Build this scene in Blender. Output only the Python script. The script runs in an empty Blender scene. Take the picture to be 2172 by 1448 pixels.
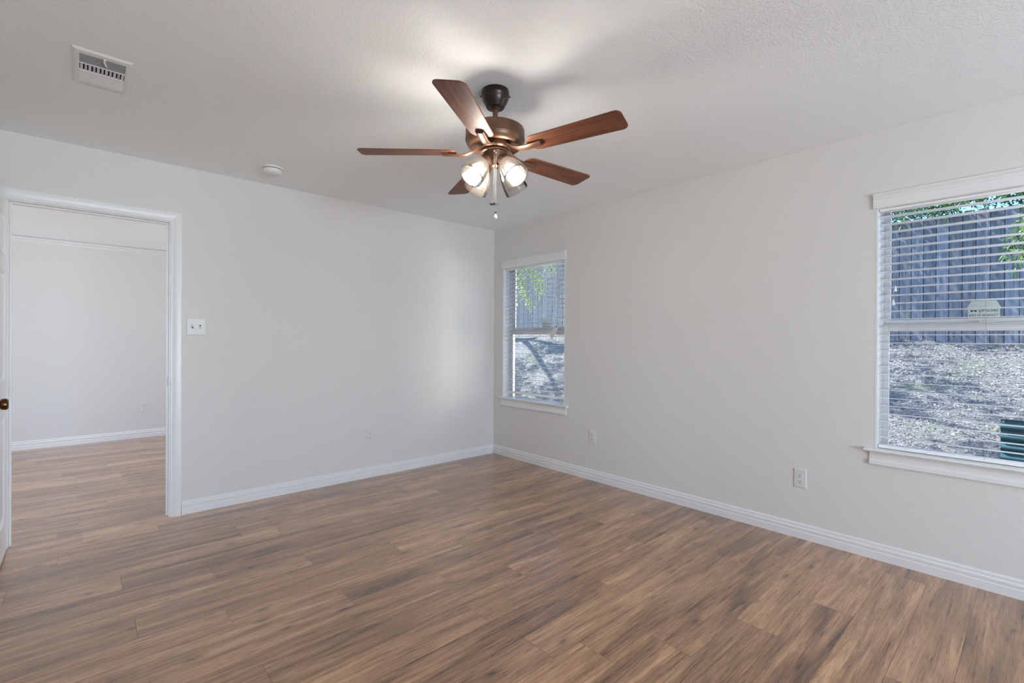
import bpy, bmesh, math, random
from mathutils import Vector, Matrix

random.seed(7)
S = bpy.context.scene
COL = S.collection
PI = math.pi
H = 2.44                                   # ceiling height

# ------------------------------------------------------------------ camera
cam_d = bpy.data.cameras.new('camera')
cam = bpy.data.objects.new('camera', cam_d)
COL.objects.link(cam)
cam_d.sensor_fit = 'HORIZONTAL'
cam_d.sensor_width = 36.0
cam_d.lens = 1012.98 / 2172 * 36.0
cam_d.clip_start = 0.02
CAM = Vector((-3.37641, -4.04150, 1.23669))
yaw, pit, rol = 0.734145561, -0.00237829801, 0.00549624361
_f = Vector((math.sin(yaw) * math.cos(pit), math.cos(yaw) * math.cos(pit), math.sin(pit)))
_r = Vector((math.cos(yaw), -math.sin(yaw), 0))
_u = _r.cross(_f)
_r2 = _r * math.cos(rol) + _u * math.sin(rol)
_u2 = -_r * math.sin(rol) + _u * math.cos(rol)
m = Matrix.Identity(4)
for i in range(3):
    m[i][0], m[i][1], m[i][2], m[i][3] = _r2[i], _u2[i], -_f[i], CAM[i]
cam.matrix_world = m
S.camera = cam

# ------------------------------------------------------------------ world, sun, exposure
S.view_settings.view_transform = 'Standard'
S.view_settings.look = 'None'
S.view_settings.gamma = 1.0
S.view_settings.use_curve_mapping = False
S.view_settings.exposure = 0.0
S.cycles.use_denoising = True
S.cycles.max_bounces = 12
S.cycles.diffuse_bounces = 7
S.cycles.glossy_bounces = 4
S.cycles.transmission_bounces = 6
S.cycles.transparent_max_bounces = 24
S.cycles.sample_clamp_indirect = 6.0
S.cycles.caustics_reflective = False
S.cycles.caustics_refractive = False

SKY, SUN, BULB, HALLFILL, ROOMFILL, SIDEFILL = 0.62, 18.0, 132.0, 110.0, 275.0, 115.0

w = bpy.data.worlds.new('world')
S.world = w
w.use_nodes = True
wn = w.node_tree
wn.nodes.clear()
sky = wn.nodes.new('ShaderNodeTexSky')
sky.sky_type = 'NISHITA'
sky.sun_disc = False
sky.sun_elevation = math.radians(44)
sky.sun_rotation = math.radians(-20)
bg = wn.nodes.new('ShaderNodeBackground')
bg.inputs['Strength'].default_value = SKY
wo = wn.nodes.new('ShaderNodeOutputWorld')
tint = wn.nodes.new('ShaderNodeMix')
tint.data_type, tint.blend_type = 'RGBA', 'MULTIPLY'
tint.inputs['Factor'].default_value = 1.0
tint.inputs['B'].default_value = (0.55, 0.92, 1.46, 1)      # the room's lamplight white balance turns daylight blue
wn.links.new(sky.outputs[0], tint.inputs['A'])
wn.links.new(tint.outputs['Result'], bg.inputs['Color'])
wn.links.new(bg.outputs[0], wo.inputs['Surface'])

sun_d = bpy.data.lights.new('sun', 'SUN')
sun_d.energy = SUN
sun_d.angle = math.radians(0.6)
sun_d.color = (0.93, 0.97, 1.0)
sun = bpy.data.objects.new('sun', sun_d)
COL.objects.link(sun)
SUNDIR = Vector((-0.13, 0.60, 0.79)).normalized()
sun.rotation_euler = SUNDIR.to_track_quat('Z', 'Y').to_euler()
sun.location = (0, 6, 9)


def area(name, loc, direction, sx, sy, power, color):
    d = bpy.data.lights.new(name, 'AREA')
    d.shape = 'RECTANGLE'
    d.size, d.size_y = sx, sy
    d.energy = power
    d.color = color
    o = bpy.data.objects.new(name, d)
    COL.objects.link(o)
    o.location = loc
    o.rotation_euler = Vector(direction).to_track_quat('-Z', 'Y').to_euler()
    return o


# area lamp added out of view behind the camera to brighten the room
area('room_fill', (-2.75, -8.55, 0.85), (0, 0.55, 0.85), 2.2, 1.2, ROOMFILL, (0.865, 0.985, 1.115))
# area lamps added in the yard, out of view, to brighten window jambs and walls
area('corner_window_fill', (0.85, -2.20, 1.20), (-0.85, 1.75, 0.03), 1.2, 1.3, SIDEFILL, (1.0, 0.985, 0.96))
area('large_window_fill', (0.85, -4.97, 1.25), (-1.35, 1.45, 0.12), 0.7, 1.2, SIDEFILL * 0.5, (1.0, 0.985, 0.96))
area('hall_fill', (-6.94, 1.9, 1.5), (1, 0, 0.02), 2.0, 1.7, HALLFILL * 0.50, (0.89, 0.98, 1.08))  # area lamps added at unseen openings to brighten the next room, in place of daylight
area('hall_fill', (-0.02, 1.9, 1.5), (-1, 0, 0.02), 1.9, 1.6, HALLFILL * 0.36, (0.89, 0.98, 1.08))


# ------------------------------------------------------------------ mesh builder
class MB:
    def __init__(self):
        self.v, self.f, self.mi = [], [], []
        self.cur = 0

    def add(self, vs, fs, mi=None):
        b = len(self.v)
        self.v += [tuple(p) for p in vs]
        for q in fs:
            self.f.append(tuple(b + i for i in q))
            self.mi.append(self.cur if mi is None else mi)

    def box(self, a, b, mi=None):
        x0, y0, z0 = (min(a[i], b[i]) for i in range(3))
        x1, y1, z1 = (max(a[i], b[i]) for i in range(3))
        self.add([(x0, y0, z0), (x1, y0, z0), (x1, y1, z0), (x0, y1, z0), (x0, y0, z1), (x1, y0, z1), (x1, y1, z1), (x0, y1, z1)],
                 [(3, 2, 1, 0), (4, 5, 6, 7), (0, 1, 5, 4), (1, 2, 6, 5), (2, 3, 7, 6), (3, 0, 4, 7)], mi)

    def obox(self, M, sx, sy, sz, mi=None):
        """box of the given sizes centred on the frame M"""
        vs = [M @ Vector((x * sx / 2, y * sy / 2, z * sz / 2)) for z in (-1, 1) for y in (-1, 1) for x in (-1, 1)]
        self.add(vs, [(2, 3, 1, 0), (4, 5, 7, 6), (0, 1, 5, 4), (1, 3, 7, 5), (3, 2, 6, 7), (2, 0, 4, 6)], mi)

    def extrude(self, prof, p0, p1, out, up, mi=None, e0=0.0, e1=0.0):
        """sweep a closed profile [(t, h)] from p0 to p1; t runs along out, h along up.
        e0 / e1: shift of each end along the run per unit t (mitres)"""
        p0, p1, out, up = Vector(p0), Vector(p1), Vector(out), Vector(up)
        d = (p1 - p0).normalized()
        n = len(prof)
        A = [p0 + out * t + up * h + d * (e0 * t) for t, h in prof]
        B = [p1 + out * t + up * h + d * (e1 * t) for t, h in prof]
        fs = [(i, (i + 1) % n, n + (i + 1) % n, n + i) for i in range(n)]
        fs += [tuple(range(n))[::-1], tuple(range(n, 2 * n))]
        self.add(A + B, fs, mi)

    def lathe(self, prof, M=None, seg=32, mi=None, closed=False):
        """prof [(r, z)] turned round the z axis of the frame M"""
        M = M or Matrix.Identity(4)
        n = len(prof)
        vs, fs = [], []
        for k in range(seg):
            a = 2 * PI * k / seg
            c, s = math.cos(a), math.sin(a)
            for r, z in prof:
                vs.append(M @ Vector((max(r, 1e-5) * c, max(r, 1e-5) * s, z)))
        for k in range(seg):
            k2 = (k + 1) % seg
            for i in range(n - 1 if not closed else n):
                j = (i + 1) % n
                fs.append((k * n + i, k2 * n + i, k2 * n + j, k * n + j))
        self.add(vs, fs, mi)

    def tube(self, pts, r, seg=8, mi=None, caps=True):
        pts = [Vector(p) for p in pts]
        rs = r if isinstance(r, (list, tuple)) else [r] * len(pts)
        vs, fs = [], []
        ref = None
        for i, p in enumerate(pts):
            d = (pts[min(i + 1, len(pts) - 1)] - pts[max(i - 1, 0)]).normalized()
            if ref is None:
                ref = Vector((0, 0, 1)) if abs(d.z) < 0.9 else Vector((1, 0, 0))
            a = d.cross(ref).normalized()
            b = d.cross(a).normalized()
            ref = -b if False else ref
            for k in range(seg):
                t = 2 * PI * k / seg
                vs.append(p + (a * math.cos(t) + b * math.sin(t)) * rs[i])
        for i in range(len(pts) - 1):
            for k in range(seg):
                k2 = (k + 1) % seg
                fs.append((i * seg + k, i * seg + k2, (i + 1) * seg + k2, (i + 1) * seg + k))
        if caps:
            fs.append(tuple(range(seg))[::-1])
            fs.append(tuple(range((len(pts) - 1) * seg, len(pts) * seg)))
        self.add(vs, fs, mi)

    def sphere(self, c, r, seg=16, rings=10, sc=(1, 1, 1), mi=None):
        prof = [(r * math.sin(PI * i / rings), -r * math.cos(PI * i / rings)) for i in range(rings + 1)]
        M = Matrix.Translation(c) @ Matrix.Diagonal((*sc, 1))
        self.lathe(prof, M, seg, mi)

    def poly(self, outline, M, thick, mi=None):
        """outline [(x, y)] in the frame M, given thickness along z, centred"""
        n = len(outline)
        vs = [M @ Vector((x, y, -thick / 2)) for x, y in outline] + [M @ Vector((x, y, thick / 2)) for x, y in outline]
        fs = [tuple(range(n))[::-1], tuple(range(n, 2 * n))] + [(i, (i + 1) % n, n + (i + 1) % n, n + i) for i in range(n)]
        self.add(vs, fs, mi)

    def build(self, name, mats, parent=None, smooth=None, bevel=0.0, recalc=True):
        me = bpy.data.meshes.new(name)
        me.from_pydata(self.v, [], self.f)
        if recalc:
            bm = bmesh.new()
            bm.from_mesh(me)
            bmesh.ops.recalc_face_normals(bm, faces=bm.faces)
            bm.to_mesh(me)
            bm.free()
        if not isinstance(mats, (list, tuple)):
            mats = [mats]
        for mt in mats:
            me.materials.append(mt)
        if len(mats) > 1:
            me.polygons.foreach_set('material_index', self.mi)
        if smooth is not None:
            me.polygons.foreach_set('use_smooth', [True] * len(me.polygons))
            me.set_sharp_from_angle(angle=math.radians(smooth))
        o = bpy.data.objects.new(name, me)
        COL.objects.link(o)
        if parent is not None:
            o.parent = parent
            o.matrix_parent_inverse = Matrix.Translation(-_world(parent))
        if bevel > 0:
            b = o.modifiers.new('bevel', 'BEVEL')
            b.width = bevel
            b.segments = 2
            b.limit_method = 'ANGLE'
            b.angle_limit = math.radians(40)
        return o


def _world(o):
    """parts are modelled in world coordinates: only a top-level object carries a location"""
    return Vector(o.location) if o.parent is None else Vector((0, 0, 0))


def thing(name, label, cat, loc, group=None):
    """an Empty at the thing's base; the meshes under it are given in world coordinates"""
    o = bpy.data.objects.new(name, None)
    o.empty_display_size = 0.1
    COL.objects.link(o)
    o.location = loc
    return tag(o, label, cat, group)


def tag(o, label, cat, group=None, kind=None):
    o['label'] = label
    o['category'] = cat
    if group:
        o['group'] = group
    if kind:
        o['kind'] = kind
    return o


def struct(o, label=None):
    o['kind'] = 'structure'
    if label:
        o['label'] = label
    return o


# ------------------------------------------------------------------ materials
def mat(name):
    mt = bpy.data.materials.new(name)
    mt.use_nodes = True
    nt = mt.node_tree
    nt.nodes.clear()
    out = nt.nodes.new('ShaderNodeOutputMaterial')
    bs = nt.nodes.new('ShaderNodeBsdfPrincipled')
    nt.links.new(bs.outputs[0], out.inputs['Surface'])
    return mt, nt, bs, out


def N(nt, typ, **kw):
    n = nt.nodes.new(typ)
    for k, v in kw.items():
        if k.startswith('i_'):
            n.inputs[k[2:].replace('_', ' ')].default_value = v
        else:
            setattr(n, k, v)
    return n


def ramp(nt, stops, interp='LINEAR'):
    r = nt.nodes.new('ShaderNodeValToRGB')
    r.color_ramp.interpolation = interp
    e = r.color_ramp.elements
    while len(e) < len(stops):
        e.new(0.5)
    for i, (p, c) in enumerate(stops):
        e[i].position = p
        e[i].color = (*c, 1) if len(c) == 3 else c
    return r


def g(v):
    return (v, v, v)


def simple(name, col, rough=0.5, metal=0.0, spec=0.5, bump=None, coat=0.0):
    mt, nt, bs, out = mat(name)
    bs.inputs['Base Color'].default_value = (*col, 1)
    bs.inputs['Roughness'].default_value = rough
    bs.inputs['Metallic'].default_value = metal
    bs.inputs['Specular IOR Level'].default_value = spec
    bs.inputs['Coat Weight'].default_value = coat
    if bump:
        tc = N(nt, 'ShaderNodeTexCoord')
        no = N(nt, 'ShaderNodeTexNoise', i_Scale=bump[0], i_Detail=3.0)
        nt.links.new(tc.outputs['Object'], no.inputs['Vector'])
        bp = N(nt, 'ShaderNodeBump', i_Strength=bump[1], i_Distance=bump[2])
        nt.links.new(no.outputs['Fac'], bp.inputs['Height'])
        nt.links.new(bp.outputs[0], bs.inputs['Normal'])
    return mt


def plaster(name, col, scale, strength, dist):
    """painted drywall with a sprayed orange-peel texture"""
    mt, nt, bs, out = mat(name)
    geo = N(nt, 'ShaderNodeNewGeometry')
    n1 = N(nt, 'ShaderNodeTexNoise', i_Scale=scale, i_Detail=2.5, i_Roughness=0.55)
    n2 = N(nt, 'ShaderNodeTexNoise', i_Scale=scale * 0.33, i_Detail=1.0)
    for n in (n1, n2):
        nt.links.new(geo.outputs['Position'], n.inputs['Vector'])
    r1 = ramp(nt, [(0.42, g(0)), (0.6, g(1))])
    nt.links.new(n1.outputs['Fac'], r1.inputs['Fac'])
    ad = N(nt, 'ShaderNodeMath', operation='MULTIPLY_ADD')
    ad.inputs[1].default_value = 0.6
    nt.links.new(n2.outputs['Fac'], ad.inputs[0])
    nt.links.new(r1.outputs['Color'], ad.inputs[2])
    bp = N(nt, 'ShaderNodeBump', i_Strength=strength, i_Distance=dist)
    nt.links.new(ad.outputs[0], bp.inputs['Height'])
    nt.links.new(bp.outputs[0], bs.inputs['Normal'])
    bs.inputs['Base Color'].default_value = (*col, 1)
    bs.inputs['Roughness'].default_value = 0.62
    bs.inputs['Specular IOR Level'].default_value = 0.35
    return mt


M = {}
M['wall'] = plaster('wall_paint', (0.725, 0.708, 0.680), 95.0, 0.15, 0.004)
M['ceiling'] = plaster('ceiling_paint', (0.915, 0.94, 0.95), 95.0, 0.22, 0.004)
M['trim'] = simple('white_trim_paint', (0.80, 0.80, 0.79), 0.32)
M['door'] = simple('white_door_paint', (0.84, 0.84, 0.83), 0.38)
M['vinyl'] = simple('white_vinyl', (0.66, 0.655, 0.645), 0.4)
M['slat'] = simple('blind_slat_white', (0.90, 0.90, 0.885), 0.42)
M['cord'] = simple('blind_cord', (0.42, 0.41, 0.39), 0.8)
M['plastic'] = simple('white_plastic', (0.78, 0.775, 0.76), 0.35)
M['plate'] = simple('cover_plate_plastic', (0.715, 0.705, 0.685), 0.35)
M['plastic2'] = simple('white_plastic_insert', (0.74, 0.735, 0.72), 0.3)
M['slot'] = simple('dark_slot', (0.03, 0.03, 0.03), 0.7)
M['shadow_gap'] = simple('gap_shade', (0.02, 0.02, 0.022), 0.9)  # near-black colour paints the shade inside duct and switch slots
M['ventmetal'] = simple('white_register_enamel', (0.82, 0.82, 0.81), 0.35)
M['bronze'] = simple('oil_rubbed_bronze', (0.13, 0.066, 0.038), 0.36, 0.55)
M['bronze_dark'] = simple('dark_bronze', (0.030, 0.018, 0.012), 0.3, 0.5)
M['knob'] = simple('aged_brass', (0.13, 0.062, 0.024), 0.25, 1.0)
M['nickel'] = simple('nickel', (0.36, 0.355, 0.35), 0.35, 1.0)
M['brass'] = simple('brass', (0.62, 0.42, 0.16), 0.25, 1.0)
M['chain'] = simple('bead_chain', (0.42, 0.39, 0.34), 0.4, 0.3)
M['fob_dark'] = simple('fob_dark', (0.06, 0.045, 0.035), 0.4, 0.3)
M['paper'] = simple('white_card', (0.70, 0.68, 0.65), 0.8)
M['decal'] = None
M['ink'] = simple('sticker_ink', (0.03, 0.05, 0.06), 0.6)
M['brick'] = simple('outside_wall', (0.45, 0.40, 0.36), 0.85)
M['bark'] = simple('bark', (0.12, 0.095, 0.075), 0.9, bump=(30, 0.8, 0.02))
M['twig'] = simple('twig', (0.16, 0.12, 0.09), 0.9)


def emit(name, col, s):
    mt = bpy.data.materials.new(name)
    mt.use_nodes = True
    nt = mt.node_tree
    nt.nodes.clear()
    out = nt.nodes.new('ShaderNodeOutputMaterial')
    e = nt.nodes.new('ShaderNodeEmission')
    e.inputs['Color'].default_value = (*col, 1)
    e.inputs['Strength'].default_value = s
    nt.links.new(e.outputs[0], out.inputs['Surface'])
    return mt


M['bulb'] = emit('lit_bulb', (1.0, 0.95, 0.88), BULB)
M['bulb_off'] = simple('unlit_bulb', (0.80, 0.72, 0.64), 0.3)


def glass_pane():
    mt = bpy.data.materials.new('window_glass')
    mt.use_nodes = True
    nt = mt.node_tree
    nt.nodes.clear()
    out = nt.nodes.new('ShaderNodeOutputMaterial')
    tr = N(nt, 'ShaderNodeBsdfTransparent')
    tr.inputs['Color'].default_value = (0.97, 0.985, 0.98, 1)
    gl = N(nt, 'ShaderNodeBsdfGlossy', i_Roughness=0.0)
    fr = N(nt, 'ShaderNodeFresnel', i_IOR=1.22)
    mx = N(nt, 'ShaderNodeMixShader')
    nt.links.new(fr.outputs[0], mx.inputs[0])
    nt.links.new(tr.outputs[0], mx.inputs[1])
    nt.links.new(gl.outputs[0], mx.inputs[2])
    nt.links.new(mx.outputs[0], out.inputs['Surface'])
    return mt


M['glass'] = glass_pane()


def shade_glass():
    """clear seeded glass, lightly frosted"""
    mt = bpy.data.materials.new('seeded_glass')
    mt.use_nodes = True
    nt = mt.node_tree
    nt.nodes.clear()
    out = nt.nodes.new('ShaderNodeOutputMaterial')
    tc = N(nt, 'ShaderNodeTexCoord')
    vo = N(nt, 'ShaderNodeTexVoronoi', i_Scale=260.0)
    nt.links.new(tc.outputs['Object'], vo.inputs['Vector'])
    rp = ramp(nt, [(0.16, g(1)), (0.30, g(0))])
    nt.links.new(vo.outputs['Distance'], rp.inputs['Fac'])
    no = N(nt, 'ShaderNodeTexNoise', i_Scale=38.0, i_Detail=1.0)
    nt.links.new(tc.outputs['Object'], no.inputs['Vector'])
    r2 = ramp(nt, [(0.46, g(0)), (0.62, g(1))])
    nt.links.new(no.outputs['Fac'], r2.inputs['Fac'])
    mu = N(nt, 'ShaderNodeMath', operation='MULTIPLY')
    nt.links.new(rp.outputs['Color'], mu.inputs[0])
    nt.links.new(r2.outputs['Color'], mu.inputs[1])
    tr = N(nt, 'ShaderNodeBsdfTransparent')
    tr.inputs['Color'].default_value = (0.99, 0.97, 0.95, 1)
    tl = N(nt, 'ShaderNodeBsdfTranslucent')
    tl.inputs['Color'].default_value = (0.13, 0.106, 0.086, 1)
    df = N(nt, 'ShaderNodeBsdfDiffuse')
    df.inputs['Color'].default_value = (0.13, 0.106, 0.086, 1)
    gl = N(nt, 'ShaderNodeBsdfGlossy', i_Roughness=0.12)
    m1 = N(nt, 'ShaderNodeMixShader')
    m1.inputs[0].default_value = 0.4
    nt.links.new(tl.outputs[0], m1.inputs[1])
    nt.links.new(df.outputs[0], m1.inputs[2])
    fac = N(nt, 'ShaderNodeMath', operation='MULTIPLY_ADD')
    fac.inputs[1].default_value = 0.20
    fac.inputs[2].default_value = 0.15
    nt.links.new(mu.outputs[0], fac.inputs[0])
    m2 = N(nt, 'ShaderNodeMixShader')
    nt.links.new(fac.outputs[0], m2.inputs[0])
    nt.links.new(tr.outputs[0], m2.inputs[1])
    nt.links.new(m1.outputs[0], m2.inputs[2])
    fr = N(nt, 'ShaderNodeFresnel', i_IOR=1.25)
    m3 = N(nt, 'ShaderNodeMixShader')
    nt.links.new(fr.outputs[0], m3.inputs[0])
    nt.links.new(m2.outputs[0], m3.inputs[1])
    nt.links.new(gl.outputs[0], m3.inputs[2])
    nt.links.new(m3.outputs[0], out.inputs['Surface'])
    return mt


M['shade'] = shade_glass()


def blade_wood():
    mt, nt, bs, out = mat('walnut_blade')
    tc = N(nt, 'ShaderNodeTexCoord')
    mp = N(nt, 'ShaderNodeMapping')
    mp.inputs['Scale'].default_value = (2.0, 26.0, 1.0)
    nt.links.new(tc.outputs['UV'], mp.inputs['Vector'])
    n1 = N(nt, 'ShaderNodeTexNoise', i_Scale=1.6, i_Detail=6.0, i_Roughness=0.6, i_Distortion=0.6)
    nt.links.new(mp.outputs[0], n1.inputs['Vector'])
    rp = ramp(nt, [(0.28, (0.065, 0.019, 0.009)), (0.5, (0.145, 0.046, 0.018)), (0.72, (0.22, 0.074, 0.029))])
    nt.links.new(n1.outputs['Fac'], rp.inputs['Fac'])
    nt.links.new(rp.outputs[0], bs.inputs['Base Color'])
    bs.inputs['Roughness'].default_value = 0.5
    return mt


M['blade'] = blade_wood()


def floor_mat():
    """brown weathered-oak vinyl planks; UV is metres along / across the plank, 'plank' a random colour per plank"""
    mt, nt, bs, out = mat('oak_plank_floor')
    L = nt.links
    uv = N(nt, 'ShaderNodeUVMap', uv_map='UVMap')
    loc = N(nt, 'ShaderNodeUVMap', uv_map='local')
    at = N(nt, 'ShaderNodeAttribute', attribute_name='plank')
    sep = N(nt, 'ShaderNodeSeparateColor')
    L.new(at.outputs['Color'], sep.inputs[0])

    def stretched(sx, sy, scale, detail, rough=0.6, dist=0.0):
        mp = N(nt, 'ShaderNodeMapping')
        mp.inputs['Scale'].default_value = (sx, sy, 1)
        L.new(uv.outputs[0], mp.inputs['Vector'])
        n = N(nt, 'ShaderNodeTexNoise', i_Scale=scale, i_Detail=detail, i_Roughness=rough, i_Distortion=dist)
        L.new(mp.outputs[0], n.inputs['Vector'])
        return n

    broad = stretched(1.3, 14, 1.0, 5, 0.6, 0.8)
    mid = stretched(4.0, 95, 1.0, 8, 0.72, 0.6)
    fine = stretched(12.0, 420, 1.0, 4, 0.65)
    patch = stretched(2.2, 5.5, 1.0, 4, 0.6, 0.4)
    flake = stretched(28, 90, 1.0, 5, 0.75)

    base = ramp(nt, [(0.34, (0.115, 0.055, 0.025)), (0.44, (0.315, 0.162, 0.076)), (0.54, (0.52, 0.287, 0.144)), (0.66, (0.78, 0.48, 0.270))])
    comb = N(nt, 'ShaderNodeMath', operation='MULTIPLY_ADD')
    comb.inputs[1].default_value = 0.55
    L.new(broad.outputs['Fac'], comb.inputs[0])
    m2 = N(nt, 'ShaderNodeMath', operation='MULTIPLY')
    m2.inputs[1].default_value = 0.45
    L.new(mid.outputs['Fac'], m2.inputs[0])
    L.new(m2.outputs[0], comb.inputs[2])
    # plank-to-plank shift
    sh = N(nt, 'ShaderNodeMath', operation='MULTIPLY_ADD')
    sh.inputs[1].default_value = 0.10
    L.new(sep.outputs[0], sh.inputs[0])
    L.new(comb.outputs[0], sh.inputs[2])
    sh2 = N(nt, 'ShaderNodeMath', operation='SUBTRACT')
    sh2.inputs[1].default_value = 0.05
    L.new(sh.outputs[0], sh2.inputs[0])
    L.new(sh2.outputs[0], base.inputs['Fac'])

    # grey-brown patches
    pr = ramp(nt, [(0.50, g(0)), (0.70, g(1))])
    L.new(patch.outputs['Fac'], pr.inputs['Fac'])
    pm = N(nt, 'ShaderNodeMath', operation='MULTIPLY')
    pm.inputs[1].default_value = 0.55
    L.new(pr.outputs['Color'], pm.inputs[0])
    mixp = N(nt, 'ShaderNodeMix', data_type='RGBA', blend_type='MULTIPLY')
    L.new(pm.outputs[0], mixp.inputs['Factor'])
    L.new(base.outputs[0], mixp.inputs['A'])
    mixp.inputs['B'].default_value = (0.60, 0.58, 0.55, 1)

    # fine dark pores
    fr = ramp(nt, [(0.36, g(0.42)), (0.50, g(1.0))])
    L.new(fine.outputs['Fac'], fr.inputs['Fac'])
    mixf = N(nt, 'ShaderNodeMix', data_type='RGBA', blend_type='MULTIPLY')
    mixf.inputs['Factor'].default_value = 0.8
    L.new(mixp.outputs['Result'], mixf.inputs['A'])
    L.new(fr.outputs[0], mixf.inputs['B'])

    # pale cerused flecks in bands
    fl = ramp(nt, [(0.56, g(0)), (0.68, g(1))])
    L.new(flake.outputs['Fac'], fl.inputs['Fac'])
    band = stretched(1.0, 9, 1.3, 3, 0.6)
    bd = ramp(nt, [(0.48, g(0)), (0.66, g(1))])
    L.new(band.outputs['Fac'], bd.inputs['Fac'])
    fm = N(nt, 'ShaderNodeMath', operation='MULTIPLY')
    L.new(fl.outputs['Color'], fm.inputs[0])
    L.new(bd.outputs['Color'], fm.inputs[1])
    fm2 = N(nt, 'ShaderNodeMath', operation='MULTIPLY')
    fm2.inputs[1].default_value = 0.6
    L.new(fm.outputs[0], fm2.inputs[0])
    mixc = N(nt, 'ShaderNodeMix', data_type='RGBA')
    L.new(fm2.outputs[0], mixc.inputs['Factor'])
    L.new(mixf.outputs['Result'], mixc.inputs['A'])
    mixc.inputs['B'].default_value = (0.43, 0.33, 0.25, 1)

    # knots: dark ovals with rings
    mpk = N(nt, 'ShaderNodeMapping')
    mpk.inputs['Scale'].default_value = (1.0, 2.3, 1)
    L.new(uv.outputs[0], mpk.inputs['Vector'])
    nk = N(nt, 'ShaderNodeTexNoise', i_Scale=14.0, i_Detail=2.0)
    L.new(uv.outputs[0], nk.inputs['Vector'])
    addv = N(nt, 'ShaderNodeMix', data_type='VECTOR')
    addv.inputs['Factor'].default_value = 0.03
    L.new(mpk.outputs[0], addv.inputs['A'])
    L.new(nk.outputs['Color'], addv.inputs['B'])
    vk = N(nt, 'ShaderNodeTexVoronoi', i_Scale=1.7, i_Randomness=1.0, voronoi_dimensions='2D')
    L.new(addv.outputs['Result'], vk.inputs['Vector'])
    kr = ramp(nt, [(0.0, g(0.05)), (0.02, g(0.30)), (0.045, g(0.72)), (0.10, g(1.0))])
    L.new(vk.outputs['Distance'], kr.inputs['Fac'])
    mixk = N(nt, 'ShaderNodeMix', data_type='RGBA', blend_type='MULTIPLY')
    mixk.inputs['Factor'].default_value = 0.8
    L.new(mixc.outputs['Result'], mixk.inputs['A'])
    L.new(kr.outputs[0], mixk.inputs['B'])

    # cathedral grain on some planks
    wv = N(nt, 'ShaderNodeTexWave', wave_type='RINGS', rings_direction='SPHERICAL', i_Scale=7.0, i_Distortion=3.0, i_Detail=2.0)
    mpw = N(nt, 'ShaderNodeMapping')
    mpw.inputs['Scale'].default_value = (0.55, 4.0, 1)
    L.new(loc.outputs[0], mpw.inputs['Vector'])
    mpw.inputs['Location'].default_value = (-0.25, -2.0, 0)
    L.new(mpw.outputs[0], wv.inputs['Vector'])
    wr = ramp(nt, [(0.25, g(0.62)), (0.6, g(1.0))])
    L.new(wv.outputs['Fac'], wr.inputs['Fac'])
    gt = N(nt, 'ShaderNodeMath', operation='GREATER_THAN')
    gt.inputs[1].default_value = 0.62
    L.new(sep.outputs[1], gt.inputs[0])
    gm = N(nt, 'ShaderNodeMath', operation='MULTIPLY')
    gm.inputs[1].default_value = 0.5
    L.new(gt.outputs[0], gm.inputs[0])
    mixw = N(nt, 'ShaderNodeMix', data_type='RGBA', blend_type='MULTIPLY')
    L.new(gm.outputs[0], mixw.inputs['Factor'])
    L.new(mixk.outputs['Result'], mixw.inputs['A'])
    L.new(wr.outputs[0], mixw.inputs['B'])
    L.new(mixw.outputs['Result'], bs.inputs['Base Color'])

    # seams: 'local' carries metres from the plank's edges
    sx = N(nt, 'ShaderNodeSeparateXYZ')
    L.new(loc.outputs[0], sx.inputs[0])

    # gloss and relief
    rr = ramp(nt, [(0.3, g(0.25)), (0.7, g(0.36))])
    L.new(mid.outputs['Fac'], rr.inputs['Fac'])
    L.new(rr.outputs['Color'], bs.inputs['Roughness'])
    bs.inputs['Specular IOR Level'].default_value = 0.6
    bs.inputs['Coat Weight'].default_value = 0.7
    bs.inputs['Coat IOR'].default_value = 1.55
    bs.inputs['Coat Roughness'].default_value = 0.25
    hsum = N(nt, 'ShaderNodeMath', operation='ADD')
    L.new(fine.outputs['Fac'], hsum.inputs[0])
    L.new(mid.outputs['Fac'], hsum.inputs[1])
    bp = N(nt, 'ShaderNodeBump', i_Strength=0.35, i_Distance=0.0012)
    L.new(hsum.outputs[0], bp.inputs['Height'])
    L.new(bp.outputs[0], bs.inputs['Normal'])
    return mt


M['floor'] = floor_mat()
M['seam'] = simple('plank_bevel', (0.20, 0.12, 0.075), 0.5)


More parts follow.
